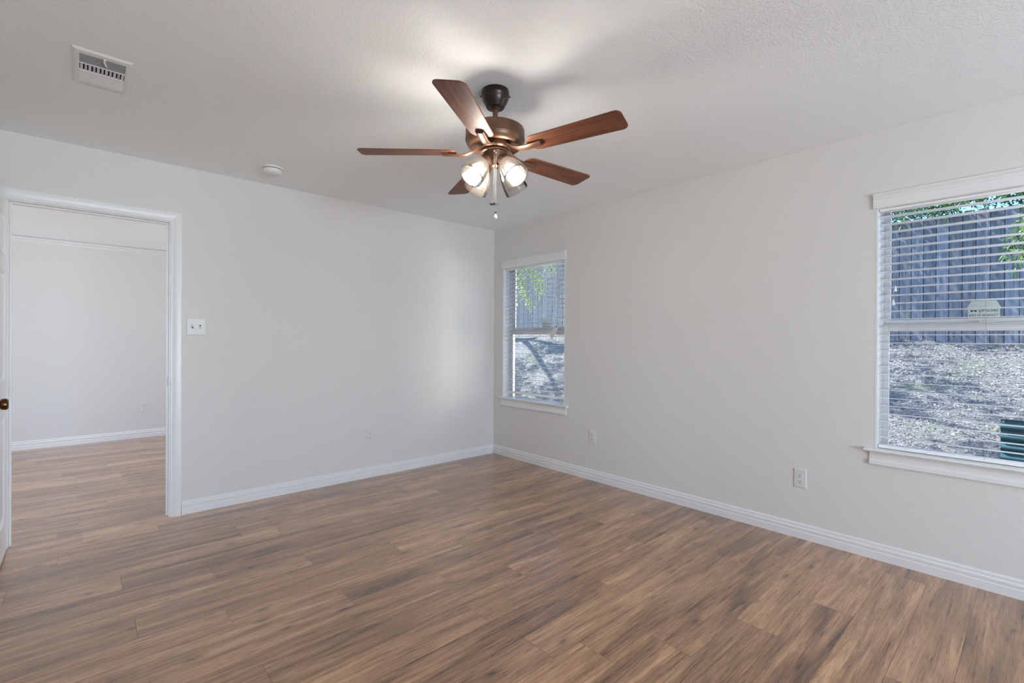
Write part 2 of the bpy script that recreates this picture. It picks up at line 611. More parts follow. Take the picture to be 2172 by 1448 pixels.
def fence_wood():
    mt, nt, bs, out = mat('weathered_cedar')
    L = nt.links
    geo = N(nt, 'ShaderNodeNewGeometry')
    at = N(nt, 'ShaderNodeAttribute', attribute_name='tone')
    mp = N(nt, 'ShaderNodeMapping')
    mp.inputs['Scale'].default_value = (9, 9, 0.9)
    L.new(geo.outputs['Position'], mp.inputs['Vector'])
    n = N(nt, 'ShaderNodeTexNoise', i_Scale=6.0, i_Detail=6.0, i_Distortion=0.4)
    L.new(mp.outputs[0], n.inputs['Vector'])
    rp = ramp(nt, [(0.3, (0.09, 0.09, 0.092)), (0.5, (0.15, 0.15, 0.153)), (0.7, (0.21, 0.21, 0.213))])
    L.new(n.outputs['Fac'], rp.inputs['Fac'])
    mx = N(nt, 'ShaderNodeMix', data_type='RGBA', blend_type='MULTIPLY')
    mx.inputs['Factor'].default_value = 1.0
    L.new(rp.outputs[0], mx.inputs['A'])
    L.new(at.outputs['Color'], mx.inputs['B'])
    vk = N(nt, 'ShaderNodeTexVoronoi', i_Scale=3.2)
    mp2 = N(nt, 'ShaderNodeMapping')
    mp2.inputs['Scale'].default_value = (1, 1.6, 0.8)
    L.new(geo.outputs['Position'], mp2.inputs['Vector'])
    L.new(mp2.outputs[0], vk.inputs['Vector'])
    kr = ramp(nt, [(0.03, g(0.25)), (0.09, g(1.0))])
    L.new(vk.outputs['Distance'], kr.inputs['Fac'])
    mk = N(nt, 'ShaderNodeMix', data_type='RGBA', blend_type='MULTIPLY')
    mk.inputs['Factor'].default_value = 0.8
    L.new(mx.outputs['Result'], mk.inputs['A'])
    L.new(kr.outputs[0], mk.inputs['B'])
    L.new(mk.outputs['Result'], bs.inputs['Base Color'])
    bs.inputs['Roughness'].default_value = 0.85
    return mt


M['fence'] = fence_wood()


def ground_mat():
    mt, nt, bs, out = mat('leaf_litter_ground')
    L = nt.links
    geo = N(nt, 'ShaderNodeNewGeometry')
    n1 = N(nt, 'ShaderNodeTexNoise', i_Scale=48.0, i_Detail=8.0, i_Roughness=0.8)
    n2 = N(nt, 'ShaderNodeTexNoise', i_Scale=2.4, i_Detail=4.0)
    for n in (n1, n2):
        L.new(geo.outputs['Position'], n.inputs['Vector'])
    rp = ramp(nt, [(0.34, (0.03, 0.028, 0.026)), (0.47, (0.14, 0.13, 0.12)), (0.58, (0.33, 0.31, 0.29)), (0.70, (0.50, 0.47, 0.44))])
    L.new(n1.outputs['Fac'], rp.inputs['Fac'])
    gr = ramp(nt, [(0.55, g(0)), (0.7, g(1))])
    L.new(n2.outputs['Fac'], gr.inputs['Fac'])
    gm = N(nt, 'ShaderNodeMath', operation='MULTIPLY')
    gm.inputs[1].default_value = 0.5
    L.new(gr.outputs['Color'], gm.inputs[0])
    mx = N(nt, 'ShaderNodeMix', data_type='RGBA')
    L.new(gm.outputs[0], mx.inputs['Factor'])
    L.new(rp.outputs[0], mx.inputs['A'])
    mx.inputs['B'].default_value = (0.16, 0.22, 0.11, 1)
    L.new(mx.outputs['Result'], bs.inputs['Base Color'])
    bs.inputs['Roughness'].default_value = 0.95
    bp = N(nt, 'ShaderNodeBump', i_Strength=1.0, i_Distance=0.03)
    L.new(n1.outputs['Fac'], bp.inputs['Height'])
    L.new(bp.outputs[0], bs.inputs['Normal'])
    return mt


M['ground'] = ground_mat()


def leaf_mat(name, stops, trans=0.4):
    mt = bpy.data.materials.new(name)
    mt.use_nodes = True
    nt = mt.node_tree
    nt.nodes.clear()
    out = nt.nodes.new('ShaderNodeOutputMaterial')
    at = N(nt, 'ShaderNodeAttribute', attribute_name='tone')
    rp = ramp(nt, stops)
    nt.links.new(at.outputs['Fac'], rp.inputs['Fac'])
    bs = N(nt, 'ShaderNodeBsdfPrincipled')
    bs.inputs['Roughness'].default_value = 0.45
    nt.links.new(rp.outputs[0], bs.inputs['Base Color'])
    tl = N(nt, 'ShaderNodeBsdfTranslucent')
    nt.links.new(rp.outputs[0], tl.inputs['Color'])
    mx = N(nt, 'ShaderNodeMixShader')
    mx.inputs[0].default_value = trans
    nt.links.new(bs.outputs[0], mx.inputs[1])
    nt.links.new(tl.outputs[0], mx.inputs[2])
    nt.links.new(mx.outputs[0], out.inputs['Surface'])
    return mt


M['leaf'] = leaf_mat('tree_leaf', [(0.0, (0.045, 0.10, 0.03)), (0.6, (0.12, 0.22, 0.06)), (0.88, (0.30, 0.38, 0.10)), (1.0, (0.62, 0.56, 0.12))])
M['leaf_pale'] = leaf_mat('pale_tree_leaf', [(0.0, (0.16, 0.27, 0.10)), (0.45, (0.42, 0.54, 0.20)), (1.0, (0.86, 0.84, 0.30))], 0.5)
M['decal'] = leaf_mat('sticker_sheet', [(0.0, (0.72, 0.74, 0.67)), (1.0, (0.72, 0.74, 0.67))], 0.75)
M['litter'] = leaf_mat('fallen_leaf', [(0.0, (0.10, 0.08, 0.065)), (0.45, (0.22, 0.195, 0.17)), (0.8, (0.36, 0.335, 0.30)), (1.0, (0.33, 0.19, 0.12))], 0.1)
M['grass'] = leaf_mat('grass_blade', [(0.0, (0.10, 0.16, 0.06)), (1.0, (0.30, 0.38, 0.16))], 0.3)


def ac_mat():
    return simple('green_enamel', (0.012, 0.052, 0.066), 0.4)


M['ac'] = ac_mat()

# ------------------------------------------------------------------ room shell
XL, YR = -4.2, -8.0                      # wall beside / behind the camera
WT = 0.175                               # window wall thickness
WZ0, WZ1 = 0.63, 2.0                     # window opening
EX, EB, ET = 0.012, 0.066, 0.055          # how far the window unit reaches past it at the sides, bottom, top
WIN = [(-1.045, -0.150), (-4.300, -3.405)]
DX0, DX1, DZ = -3.692, -2.923, 2.040     # door opening (jamb faces), head
HY = 3.477                               # far wall of the next room
HX0, HX1 = -7.0, 0.0
WLT = 0.12                               # door wall thickness


def slope_z(y):
    return 2.345 + (HY - y) * 0.30


b = MB()
ys = [YR - 0.1]
x0, x1 = 0.0, WT
for xa, xb, ex, eb, et in ((0.0, 0.085, 0.0, 0.0, 0.0), (0.085, WT, EX, EB, ET)):      # inner layer, then the wider rough opening
    b.box((xa, YR - 0.1, 0), (xb, 0.12, WZ0 - eb))
    b.box((xa, YR - 0.1, WZ1 + et), (xb, 0.12, H + 0.1))
    b.box((xa, YR - 0.1, WZ0 - eb), (xb, WIN[1][0] - ex, WZ1 + et))
    b.box((xa, WIN[1][1] + ex, WZ0 - eb), (xb, WIN[0][0] - ex, WZ1 + et))
    b.box((xa, WIN[0][1] + ex, WZ0 - eb), (xb, 0.12, WZ1 + et))
struct(b.build('wall_right', M['wall']))

b = MB()
J = 0.02                                 # jamb board thickness
b.box((XL - 0.1, 0, 0), (DX0 - J, WLT, 3.7))
b.box((DX1 + J, 0, 0), (0.0, WLT, 3.7))
b.box((DX0 - J, 0, DZ + J), (DX1 + J, WLT, 3.7))
struct(b.build('wall_left', M['wall']))

b = MB()
for p, q in (((XL - 0.1, 0), (-3.95, H + 0.1)), ((-1.55, 0), (0.0, H + 0.1)), ((-3.95, 0), (-1.55, 0.06)), ((-3.95, 2.15), (-1.55, H + 0.1))):  # unseen opening added to let the fill lamp through
    b.box((p[0], YR - 0.1, p[1]), (q[0], YR, q[1]))
struct(b.build('wall_rear', M['wall']))
b = MB()
b.box((XL - 0.1, YR, 0), (XL, 0, H + 0.1))
struct(b.build('wall_side', M['wall']))
b = MB()
b.box((XL, YR, H), (0.0, 0.0, H + 0.1))
struct(b.build('ceiling', M['ceiling']))

# next room
b = MB()
b.box((HX0 - 0.1, HY, 0), (HX1 + 0.1, HY + 0.12, 2.40))
struct(b.build('wall_hall_far', M['wall']))
b = MB()
for p, q in (((WLT, 0), (0.9, 3.7)), ((2.9, 0), (HY + 0.12, 3.7)), ((0.9, 0), (2.9, 0.65)), ((0.9, 2.35), (2.9, 3.7))):
    b.box((HX1, p[0], p[1]), (HX1 + WT, q[0], q[1]))
struct(b.build('wall_hall_right', M['wall']))
b = MB()
hy0, hy1, hz0, hz1 = 0.9, 2.9, 0.65, 2.35
b.box((HX0 - 0.12, WLT, 0), (HX0, HY, hz0))
b.box((HX0 - 0.12, WLT, hz1), (HX0, HY, 3.7))
b.box((HX0 - 0.12, WLT, hz0), (HX0, hy0, hz1))
b.box((HX0 - 0.12, hy1, hz0), (HX0, HY, hz1))
struct(b.build('wall_hall_left', M['wall']))
b = MB()
b.box((HX0 - 0.1, 0, 0), (XL - 0.1, WLT, 3.7))
struct(b.build('wall_hall_near', M['wall']))
b = MB()
za, zb = slope_z(HY + 0.12), slope_z(0.0)
b.add([(HX0 - 0.12, HY + 0.12, za), (HX1 + 0.1, HY + 0.12, za), (HX1 + 0.1, 0, zb), (HX0 - 0.12, 0, zb),
       (HX0 - 0.12, HY + 0.12, za + 0.1), (HX1 + 0.1, HY + 0.12, za + 0.1), (HX1 + 0.1, 0, zb + 0.1), (HX0 - 0.12, 0, zb + 0.1)],
      [(0, 1, 2, 3), (7, 6, 5, 4), (0, 4, 5, 1), (1, 5, 6, 2), (2, 6, 7, 3), (3, 7, 4, 0)])
struct(b.build('ceiling_hall', M['ceiling']))


# ------------------------------------------------------------------ floor: one mesh of planks
def make_floor():
    PW, PL, Y0 = 0.176, 1.22, -0.843
    known = {-6: -3.484, -3: -3.470, -9: -3.230, -4: -2.999, -2: -2.620, -1: -2.424, 0: -3.222, 1: -2.858, 2: -2.425, 3: -3.198,
             4: -2.884, 5: -2.425, 6: -1.967, 7: -1.642, 8: -2.040, 9: -1.393, 10: -2.006, 11: -1.853, 12: -1.594, 13: -1.200, 14: -0.787}
    rnd = random.Random(21)
    me = bpy.data.meshes.new('floor')
    V, F, UV, LOC, CL, MI = [], [], [], [], [], []
    G = 0.0007                                          # half of the bevelled joint
    rows = range(-26, 44)
    for r in rows:
        yt, yb = Y0 - PW * r, Y0 - PW * (r + 1)
        if yb > HY + 0.05 or yt < YR - 0.05:
            continue
        lo = HX0 - 0.1 if yt > 0.06 else XL - 0.1
        hi = 0.05
        s = known.get(r)
        if s is None:
            s = rnd.uniform(-4, -2.8)
        k0 = math.floor((lo - s) / PL)
        x = s + k0 * PL
        while x < hi:
            xa, xb = max(x, lo), min(x + PL, hi)
            ytc, ybc = min(yt, HY + 0.05), max(yb, YR - 0.05)
            if xb - xa > 0.005:
                ou, ov = rnd.uniform(0, 400), rnd.uniform(0, 400)
                flip = rnd.choice((1, -1))
                col = (rnd.random(), rnd.random(), rnd.random(), 1)

                def quad(p, z, mi):
                    n0 = len(V)
                    for (px, py), zz in zip(p, z):
                        V.append((px, py, zz))
                        UV.append((ou + flip * (px - x), ov + (py - yb)))
                        LOC.append(((px - x) / PL, (py - yb) / PW))
                    F.append((n0, n0 + 1, n0 + 2, n0 + 3))
                    CL.append(col)
                    MI.append(mi)
                a0, a1, b0, b1 = xa + G, xb - G, ybc + G, ytc - G
                D = -0.0007
                quad([(a0, b0), (a1, b0), (a1, b1), (a0, b1)], (0, 0, 0, 0), 0)
                quad([(xa, ybc), (xb, ybc), (a1, b0), (a0, b0)], (D, D, 0, 0), 1)
                quad([(a0, b1), (a1, b1), (xb, ytc), (xa, ytc)], (0, 0, D, D), 1)
                quad([(xa, ybc), (a0, b0), (a0, b1), (xa, ytc)], (D, 0, 0, D), 1)
                quad([(a1, b0), (xb, ybc), (xb, ytc), (a1, b1)], (0, D, D, 0), 1)
            x += PL
    # slab under the planks
    n0 = len(V)
    for px, py in ((HX0 - 0.1, YR - 0.1), (0.1, YR - 0.1), (0.1, HY + 0.1), (HX0 - 0.1, HY + 0.1)):
        for zz in (-0.002, -0.12):
            V.append((px, py, zz))
            UV.append((0, 0))
            LOC.append((0.5, 0.5))
    for q in ((0, 2, 4, 6), (7, 5, 3, 1), (0, 1, 3, 2), (2, 3, 5, 4), (4, 5, 7, 6), (6, 7, 1, 0)):
        F.append(tuple(n0 + i for i in q))
        CL.append((0.5, 0.5, 0.5, 1))
        MI.append(1)
    me.from_pydata(V, [], F)
    u1 = me.uv_layers.new(name='UVMap')
    u2 = me.uv_layers.new(name='local')
    for p in me.polygons:
        for li in p.loop_indices:
            vi = me.loops[li].vertex_index
            u1.data[li].uv = UV[vi]
            u2.data[li].uv = LOC[vi]
    at = me.attributes.new('plank', 'FLOAT_COLOR', 'FACE')
    for i, c in enumerate(CL):
        at.data[i].color = c
    me.materials.append(M['floor'])
    me.materials.append(M['floor'])
    me.polygons.foreach_set('material_index', MI)
    me.materials[1] = M['seam']
    o = bpy.data.objects.new('floor', me)
    COL.objects.link(o)
    struct(o)


make_floor()

# ------------------------------------------------------------------ baseboards and trim
BASE = [(0, 0), (0.0145, 0), (0.0145, 0.043), (0.0120, 0.0455), (0.0108, 0.048), (0.0118, 0.050), (0.0118, 0.066), (0.0105, 0.068),
        (0.0070, 0.0705), (0.0062, 0.076), (0.0072, 0.081), (0.0072, 0.086), (0.0055, 0.0905), (0.0025, 0.0930), (0, 0.0935)]
CW = 0.066                               # casing width


def baseboard(name, runs):
    bb = MB()
    for p0, p1, out, e0, e1 in runs:
        bb.extrude(BASE, p0, p1, out, (0, 0, 1), e0=e0, e1=e1)
    return struct(bb.build(name, M['trim'], smooth=30))


baseboard('baseboard_left', [((DX1 + 0.006 + CW, 0, 0), (0, 0, 0), (0, -1, 0), 0, -1),
                             ((XL, 0, 0), (DX0 - 0.006 - CW, 0, 0), (0, -1, 0), 1, 0)])
baseboard('baseboard_right', [((0, 0, 0), (0, YR, 0), (-1, 0, 0), 1, -1)])
baseboard('baseboard_rear', [((0, YR, 0), (XL, YR, 0), (0, 1, 0), 1, -1)])
baseboard('baseboard_side', [((XL, YR, 0), (XL, 0, 0), (1, 0, 0), 1, -1)])
baseboard('baseboard_hall', [((HX0, HY, 0), (HX1, HY, 0), (0, -1, 0), 1, -1)])

# rail along the top of the next room's far wall
CR = [(0, 0), (0.006, 0), (0.008, 0.010), (0.016, 0.014), (0.020, 0.022), (0.018, 0.026), (0.028, 0.030), (0.034, 0.040), (0.034, 0.048), (0, 0.048)]
b = MB()
b.extrude(CR, (HX0, HY, 2.297), (HX1, HY, 2.297), (0, -1, 0), (0, 0, 1))
struct(b.build('trim_1', M['trim'], smooth=30))

# door frame: jambs, stops, casing on both sides
CAS = [(0, 0), (0.010, 0), (0.012, 0.003), (0.012, 0.010), (0.0095, 0.013), (0.011, 0.018), (0.015, 0.030), (0.0165, 0.048),
       (0.0165, 0.060), (0.014, 0.064), (0, CW)]
b = MB()
b.box((DX0 - J, 0.0, 0), (DX0, WLT, DZ + J))
b.box((DX1, 0.0, 0), (DX1 + J, WLT, DZ + J))
b.box((DX0, 0.0, DZ), (DX1, WLT, DZ + J))
for xa, xb in ((DX0, DX0 + 0.010), (DX1 - 0.010, DX1)):
    b.box((xa, 0.040, 0), (xb, 0.074, DZ))
b.box((DX0 + 0.010, 0.040, DZ - 0.010), (DX1 - 0.010, 0.074, DZ))
frame = struct(b.build('trim_2', M['trim'], bevel=0.002))
b = MB()
RV = 0.006
for yy, sgn in ((0.0, -1), (WLT, 1)):
    b.extrude(CAS, (DX1 + RV, yy, 0), (DX1 + RV, yy, DZ + RV), (0, sgn, 0), (1, 0, 0))
    b.extrude(CAS, (DX0 - RV, yy, 0), (DX0 - RV, yy, DZ + RV), (0, sgn, 0), (-1, 0, 0))
    # head with mitred ends
    n = len(CAS)
    A = [Vector((DX0 - RV - h, yy + sgn * t, DZ + RV + h)) for t, h in CAS]
    B = [Vector((DX1 + RV + h, yy + sgn * t, DZ + RV + h)) for t, h in CAS]
    b.add(A + B, [(i, (i + 1) % n, n + (i + 1) % n, n + i) for i in range(n)])
    # the legs run up to the mitre
    for s, xx in ((1, DX1 + RV), (-1, DX0 - RV)):
        C0 = [Vector((xx + s * h, yy + sgn * t, DZ + RV)) for t, h in CAS]
        C1 = [Vector((xx + s * h, yy + sgn * t, DZ + RV + h)) for t, h in CAS]
        b.add(C0 + C1, [(i, (i + 1) % n, n + (i + 1) % n, n + i) for i in range(n)])
b.build('door_casing', M['trim'], frame, smooth=30)
b = MB()
b.box((DX1 - 0.0015, 0.004, 0.905), (DX1 - 0.0001, 0.034, 0.965))
b.box((DX1 - 0.0022, -0.004, 0.915), (DX1 - 0.0001, 0.006, 0.955))
b.build('strike_plate', M['nickel'], frame)['label'] = 'nickel strike plate'

# ------------------------------------------------------------------ door leaf, standing open into the room
door = bpy.data.objects.new('door_1', None)
COL.objects.link(door)
door.location = (DX0, 0, 0)
struct(door, 'white panelled door standing open at the picture edge')
LX1, LX0 = -3.694, -3.729                 # faces of the open leaf
LYH, LYE = -0.030, -0.785                 # hinge edge, latch edge
b = MB()
st, mid_ = 0.105, 0.10
b.box((LX0, LYH, 0.012), (LX1, LYH - st, 2.035))
b.box((LX0, LYE, 0.012), (LX1, LYE + st, 2.035))
rails = [(0.012, 0.20), (0.80, 1.00), (1.60, 1.70), (1.925, 2.035)]
for z0, z1 in rails:
    b.box((LX0, LYH - st, z0), (LX1, LYE + st, z1))
yc = (LYH + LYE) / 2
for (a, z0), (z1, c) in zip(rails[:-1], rails[1:]):
    b.box((LX0, yc - mid_ / 2, z0), (LX1, yc + mid_ / 2, z1))
b.build('leaf_frame', M['door'], door, bevel=0.002)
for (a, z0), (z1, c) in zip(rails[:-1], rails[1:]):
    for ya, yb in ((LYH - st, yc + mid_ / 2), (yc - mid_ / 2, LYE + st)):
        b = MB()
        for xf, s in ((LX1, -1), (LX0, 1)):
            ring = [(0.0, 0.0), (0.012, 0.009), (0.030, 0.009), (0.050, 0.003)]
            loops = []
            for ins, dep in ring:
                loops.append([(xf + s * dep, ya - ins, z0 + ins), (xf + s * dep, yb + ins, z0 + ins), (xf + s * dep, yb + ins, z1 - ins), (xf + s * dep, ya - ins, z1 - ins)])
            for p, q in zip(loops[:-1], loops[1:]):
                b.add(p + q, [(i, (i + 1) % 4, 4 + (i + 1) % 4, 4 + i) for i in range(4)])
            b.add(loops[-1], [(0, 1, 2, 3)])
        b.build('door_panel', M['door'], door)
b = MB()
for s, xf in ((1, LX1), (-1, LX0)):
    Mx = Matrix.Translation((xf, LYE + 0.062, 0.918)) @ Matrix.Rotation(s * PI / 2, 4, 'Y')
    b.lathe([(0, 0), (0.032, 0), (0.032, 0.004), (0.026, 0.009), (0.012, 0.012), (0.011, 0.026), (0.0165, 0.030), (0.0255, 0.036),
             (0.0275, 0.046), (0.0265, 0.055), (0.021, 0.060), (0.0, 0.061)], Mx, 28)
kn = b.build('door_knob', M['knob'], door, smooth=40)
kn['label'] = 'aged brass knob'
for z in (0.25, 1.03, 1.80):
    b = MB()
    b.tube([(DX0 - 0.002, -0.012, z - 0.045), (DX0 - 0.002, -0.012, z + 0.045)], 0.006, 10)
    b.box((LX0 + 0.004, LYH, z - 0.045), (LX1 - 0.002, LYH + 0.0015, z + 0.045))
    b.build('hinge', M['door'], door)


# ------------------------------------------------------------------ windows
def make_window(n, y0, y1):
    win = bpy.data.objects.new('window_%d' % n, None)
    COL.objects.link(win)
    win.location = (0, (y0 + y1) / 2, WZ0)
    struct(win)
    # jamb liner boards
    b = MB()
    t = 0.010
    b.box((-0.001, y0, WZ0), (0.085, y0 + t, WZ1))
    b.box((-0.001, y1 - t, WZ0), (0.085, y1, WZ1))
    b.box((-0.001, y0 + t, WZ1 - 0.002), (0.085, y1 - t, WZ1))
    b.build('jamb_liner', M['trim'], win)
    # vinyl frame
    b = MB()
    fx0, fx1, fw = 0.085, 0.165, 0.030
    u0, u1, v0, v1 = y0 - EX, y1 + EX, WZ0 - EB, WZ1 + ET
    b.box((fx0, u0, v0), (fx1, u0 + fw, v1))
    b.box((fx0, u1 - fw, v0), (fx1, u1, v1))
    b.box((fx0, u0 + fw, v1 - fw), (fx1, u1 - fw, v1))
    b.box((fx0, u0 + fw, v0), (fx1, u1 - fw, v0 + 0.034))
    b.build('window_frame', M['vinyl'], win, bevel=0.002)
    # sashes
    zm0, zm1 = 1.300, 1.366
    for nm, xa, xb, z0, z1, br, tr in (('upper_sash', 0.128, 0.158, zm0 + 0.030, v1 - fw, 0.036, 0.024),
                                       ('lower_sash', 0.094, 0.124, v0 + 0.034, zm1 - 0.024, 0.034, 0.042)):
        b = MB()
        sw = 0.026
        ya, yb = u0 + fw, u1 - fw
        b.box((xa, ya, z0), (xb, ya + sw, z1))
        b.box((xa, yb - sw, z0), (xb, yb, z1))
        b.box((xa, ya + sw, z0), (xb, yb - sw, z0 + br))
        b.box((xa, ya + sw, z1 - tr), (xb, yb - sw, z1))
        sash = b.build(nm, M['vinyl'], win, bevel=0.002)
        b = MB()
        xc = (xa + xb) / 2
        b.box((xc - 0.002, ya + sw, z0 + br), (xc + 0.002, yb - sw, z1 - tr))
        b.build('glass_pane', M['glass'], sash)
    # sash lock
    b = MB()
    yc = (y0 + y1) / 2
    b.box((0.100, yc - 0.03, zm1 - 0.024), (0.122, yc + 0.03, zm1 - 0.014))
    b.build('sash_lock', M['vinyl'], win, bevel=0.002)
    # stool and apron
    b = MB()
    e = 0.046
    st = [(-0.085, 0.612), (0.020, 0.612), (0.030, 0.614), (0.036, 0.619), (0.037, 0.623), (0.034, 0.628), (0.026, 0.631), (0.020, 0.631), (-0.085, 0.631)]
    # horn past the opening and the part within it
    horn = [(0, 0.612), (0.020, 0.612), (0.030, 0.614), (0.036, 0.619), (0.037, 0.623), (0.034, 0.628), (0.026, 0.631), (0, 0.631)]
    b.extrude(horn, (0, y1 + e, 0), (0, y0 - e, 0), (-1, 0, 0), (0, 0, 1))
    b.box((0, y0, 0.612), (0.085, y1, 0.631))
    b.build('window_stool', M['trim'], win, smooth=40)
    b = MB()
    ap = [(0, 0.540), (0.014, 0.540), (0.0165, 0.543), (0.0165, 0.562), (0.013, 0.567), (0.008, 0.572), (0.0075, 0.590), (0.011, 0.600), (0.016, 0.608), (0.017, 0.612), (0, 0.612)]
    b.extrude(ap, (0, y1 + 0.022, 0), (0, y0 - 0.022, 0), (-1, 0, 0), (0, 0, 1))
    b.build('window_apron', M['trim'], win, smooth=30)
    # head trim with a small crown
    b = MB()
    hd = [(0, 2.000), (0.012, 2.000), (0.012, 2.046), (0.014, 2.048), (0.014, 2.052), (0.011, 2.054), (0.014, 2.062), (0.021, 2.069), (0.024, 2.072), (0.024, 2.080), (0, 2.080)]
    b.extrude(hd, (0, y1 + 0.012, 0), (0, y0 - 0.012, 0), (-1, 0, 0), (0, 0, 1))
    b.build('head_trim', M['trim'], win, smooth=30)


for i, (y0, y1) in enumerate(WIN):
    make_window(i + 1, y0, y1)


# ------------------------------------------------------------------ blinds
def make_blind(label, y0, y1, zbot, pull_y, pull_z):
    ya, yb = y0 + 0.014, y1 - 0.014
    bl = thing('window_blind', label, 'blind', (0.042, (y0 + y1) / 2, zbot), 'slatted window blinds')
    b = MB()
    b.box((0.014, ya, 1.983), (0.064, yb, 1.997))
    b.build('headrail', M['slat'], bl, bevel=0.002)
    b = MB()
    tilt = math.radians(3.0)
    pitch, z = 0.0449, 1.9525
    zs = []
    while z > zbot + 0.030:
        zs.append(z)
        z -= pitch
    for k, z in enumerate(zs):
        R = Matrix.Translation((0.042, (ya + yb) / 2, z + random.uniform(-0.0006, 0.0006))) @ Matrix.Rotation(tilt + random.uniform(-0.01, 0.01), 4, 'Y')
        hw = (yb - ya) / 2
        # slightly crowned slat
        prof = [(-0.025, -0.0011), (-0.0235, -0.0017), (0.0, -0.0010), (0.0235, -0.0017), (0.025, -0.0011), (0.0235, 0.0007), (0.0, 0.0017), (-0.0235, 0.0007)]
        n = len(prof)
        vs = [R @ Vector((x, -hw, zz)) for x, zz in prof] + [R @ Vector((x, hw, zz)) for x, zz in prof]
        b.add(vs, [(i, (i + 1) % n, n + (i + 1) % n, n + i) for i in range(n)] + [tuple(range(n))[::-1], tuple(range(n, 2 * n))])
    b.build('slats', M['slat'], bl, smooth=30)
    b = MB()
    b.box((0.019, ya, zbot), (0.066, yb, zbot + 0.019))
    b.build('bottom_rail', M['slat'], bl, bevel=0.003)
    for fy in (0.137, 0.4475, 0.758):
        b = MB()
        yy = y1 - fy
        for xx in (0.0165, 0.0680):
            b.tube([(xx, yy, zbot + 0.01), (xx, yy, 1.984)], 0.0006, 6)
        for z in zs:
            b.tube([(0.0165, yy, z - 0.003), (0.0680, yy, z - 0.006)], 0.0004, 5)
        b.build('ladder_cord', M['cord'], bl)
    for (py, pz) in zip(pull_y, pull_z):
        b = MB()
        b.tube([(0.010, py, 1.975), (0.009, py, pz + 0.030)], 0.0008, 6)
        c = b.build('pull_cord', M['cord'], bl)
        b = MB()
        b.lathe([(0, 0.032), (0.003, 0.031), (0.0045, 0.022), (0.0075, 0.006), (0.008, 0.0), (0.006, -0.001), (0, -0.001)], Matrix.Translation((0.009, py, pz)), 14)
        b.build('cord_tassel', M['plastic'], c, smooth=40)
    return bl


make_blind('white slatted blind in the small window next to the corner of the room', WIN[0][0], WIN[0][1], 0.676, (-0.205, -0.220), (1.51, 1.42))
make_blind('white slatted blind in the large window cut off by the picture edge', WIN[1][0], WIN[1][1], 0.634, (-3.484, -3.492), (1.447, 1.523))

# paper tag hanging aslant on a cord of the small window's blind
tg = thing('cord_tag', 'small white card tag hanging aslant from the blind of the corner window', 'tag', (-0.004, -0.90, 1.26))
ca = Vector((-0.004, -0.867, 1.262))
cb = Vector((-0.004, -0.945, 1.382))
d = (cb - ca).normalized()
nrm = Vector((-1, 0, 0))
sd = nrm.cross(d)
Mt = Matrix.Identity(4)
for i in range(3):
    Mt[i][0], Mt[i][1], Mt[i][2], Mt[i][3] = sd[i], d[i], nrm[i], ((ca + cb) / 2)[i]
Lt = (cb - ca).length
b = MB()
hw, hh = 0.025, Lt / 2
b.poly([(-hw, -hh), (hw, -hh), (hw, hh - 0.012), (hw - 0.012, hh), (-hw + 0.012, hh), (-hw, hh - 0.012)], Mt, 0.0010)
b.build('card', M['paper'], tg)
b = MB()
b.lathe([(0, 0.0008), (0.006, 0.0008), (0.006, 0.0012), (0, 0.0012)], Mt @ Matrix.Translation((0, hh - 0.016, 0)), 16)
b.build('punch_hole', M['slot'], tg)
b = MB()
top = Mt @ Vector((0, hh - 0.016, 0.001))
b.tube([top, top + Vector((0.003, -0.015, 0.02)), (0.006, -0.957, 1.60), (0.010, -0.957, 1.966)], 0.0008, 6)
b.build('tag_cord', M['cord'], tg)


# ------------------------------------------------------------------ stickers on the panes
def text_mesh(body, size, mt, parent, M4, name, bold=0.0):
    cu = bpy.data.curves.new(name, 'FONT')
    cu.body = body
    cu.size = size
    cu.align_x = 'CENTER'
    cu.align_y = 'CENTER'
    cu.offset = bold
    o = bpy.data.objects.new(name, cu)
    COL.objects.link(o)
    dg = bpy.context.evaluated_depsgraph_get()
    me = bpy.data.meshes.new_from_object(o.evaluated_get(dg))
    bpy.data.objects.remove(o)
    me.transform(M4)
    me.materials.clear()
    me.materials.append(mt)
    o = bpy.data.objects.new(name, me)
    COL.objects.link(o)
    o.parent = parent
    o.matrix_parent_inverse = Matrix.Translation(-_world(parent))
    return o


def sticker(label, yc, zc):
    """made to be read from the yard, so mirrored from inside"""
    xs = 0.1405
    st = thing('warning_sticker', label, 'sticker', (xs, yc, zc), 'security stickers on the panes')
    F = Matrix(((0, 0, -1, xs), (1, 0, 0, yc), (0, 1, 0, zc), (0, 0, 0, 1)))      # x -> +y of the room: mirrored for us
    b = MB()
    b.poly([(-0.060, -0.050), (0.060, -0.050), (0.060, -0.002), (0.066, 0.006), (0.048, 0.046), (-0.048, 0.046), (-0.066, 0.006), (-0.060, -0.002)], F, 0.0004)
    b.build('sticker_sheet', M['decal'], st)
    G = F @ Matrix.Translation((0, 0, 0.0004))
    text_mesh('Security', 0.0235, M['ink'], st, G @ Matrix.Translation((-0.018, -0.0040, 0)), 'lettering', 0.0002)
    text_mesh('Cameras In Use', 0.0170, M['ink'], st, G @ Matrix.Translation((0.001, -0.0285, 0)), 'lettering', 0.0002)
    b = MB()
    for dx in (0.031, 0.045):
        pr = []
        for k in range(20):
            a = 2 * PI * k / 20
            pr.append((0.0062 * math.cos(a), 0.0045 * math.sin(a)))
        b.poly(pr, G @ Matrix.Translation((dx, -0.0060, 0)), 0.0002)
    b.build('emblem', M['ink'], st)


sticker('pale green security sticker on the pane of the corner window', -0.665, 1.4145)
sticker('pale green security sticker on the pane of the window at the picture edge', -3.838, 1.4120)


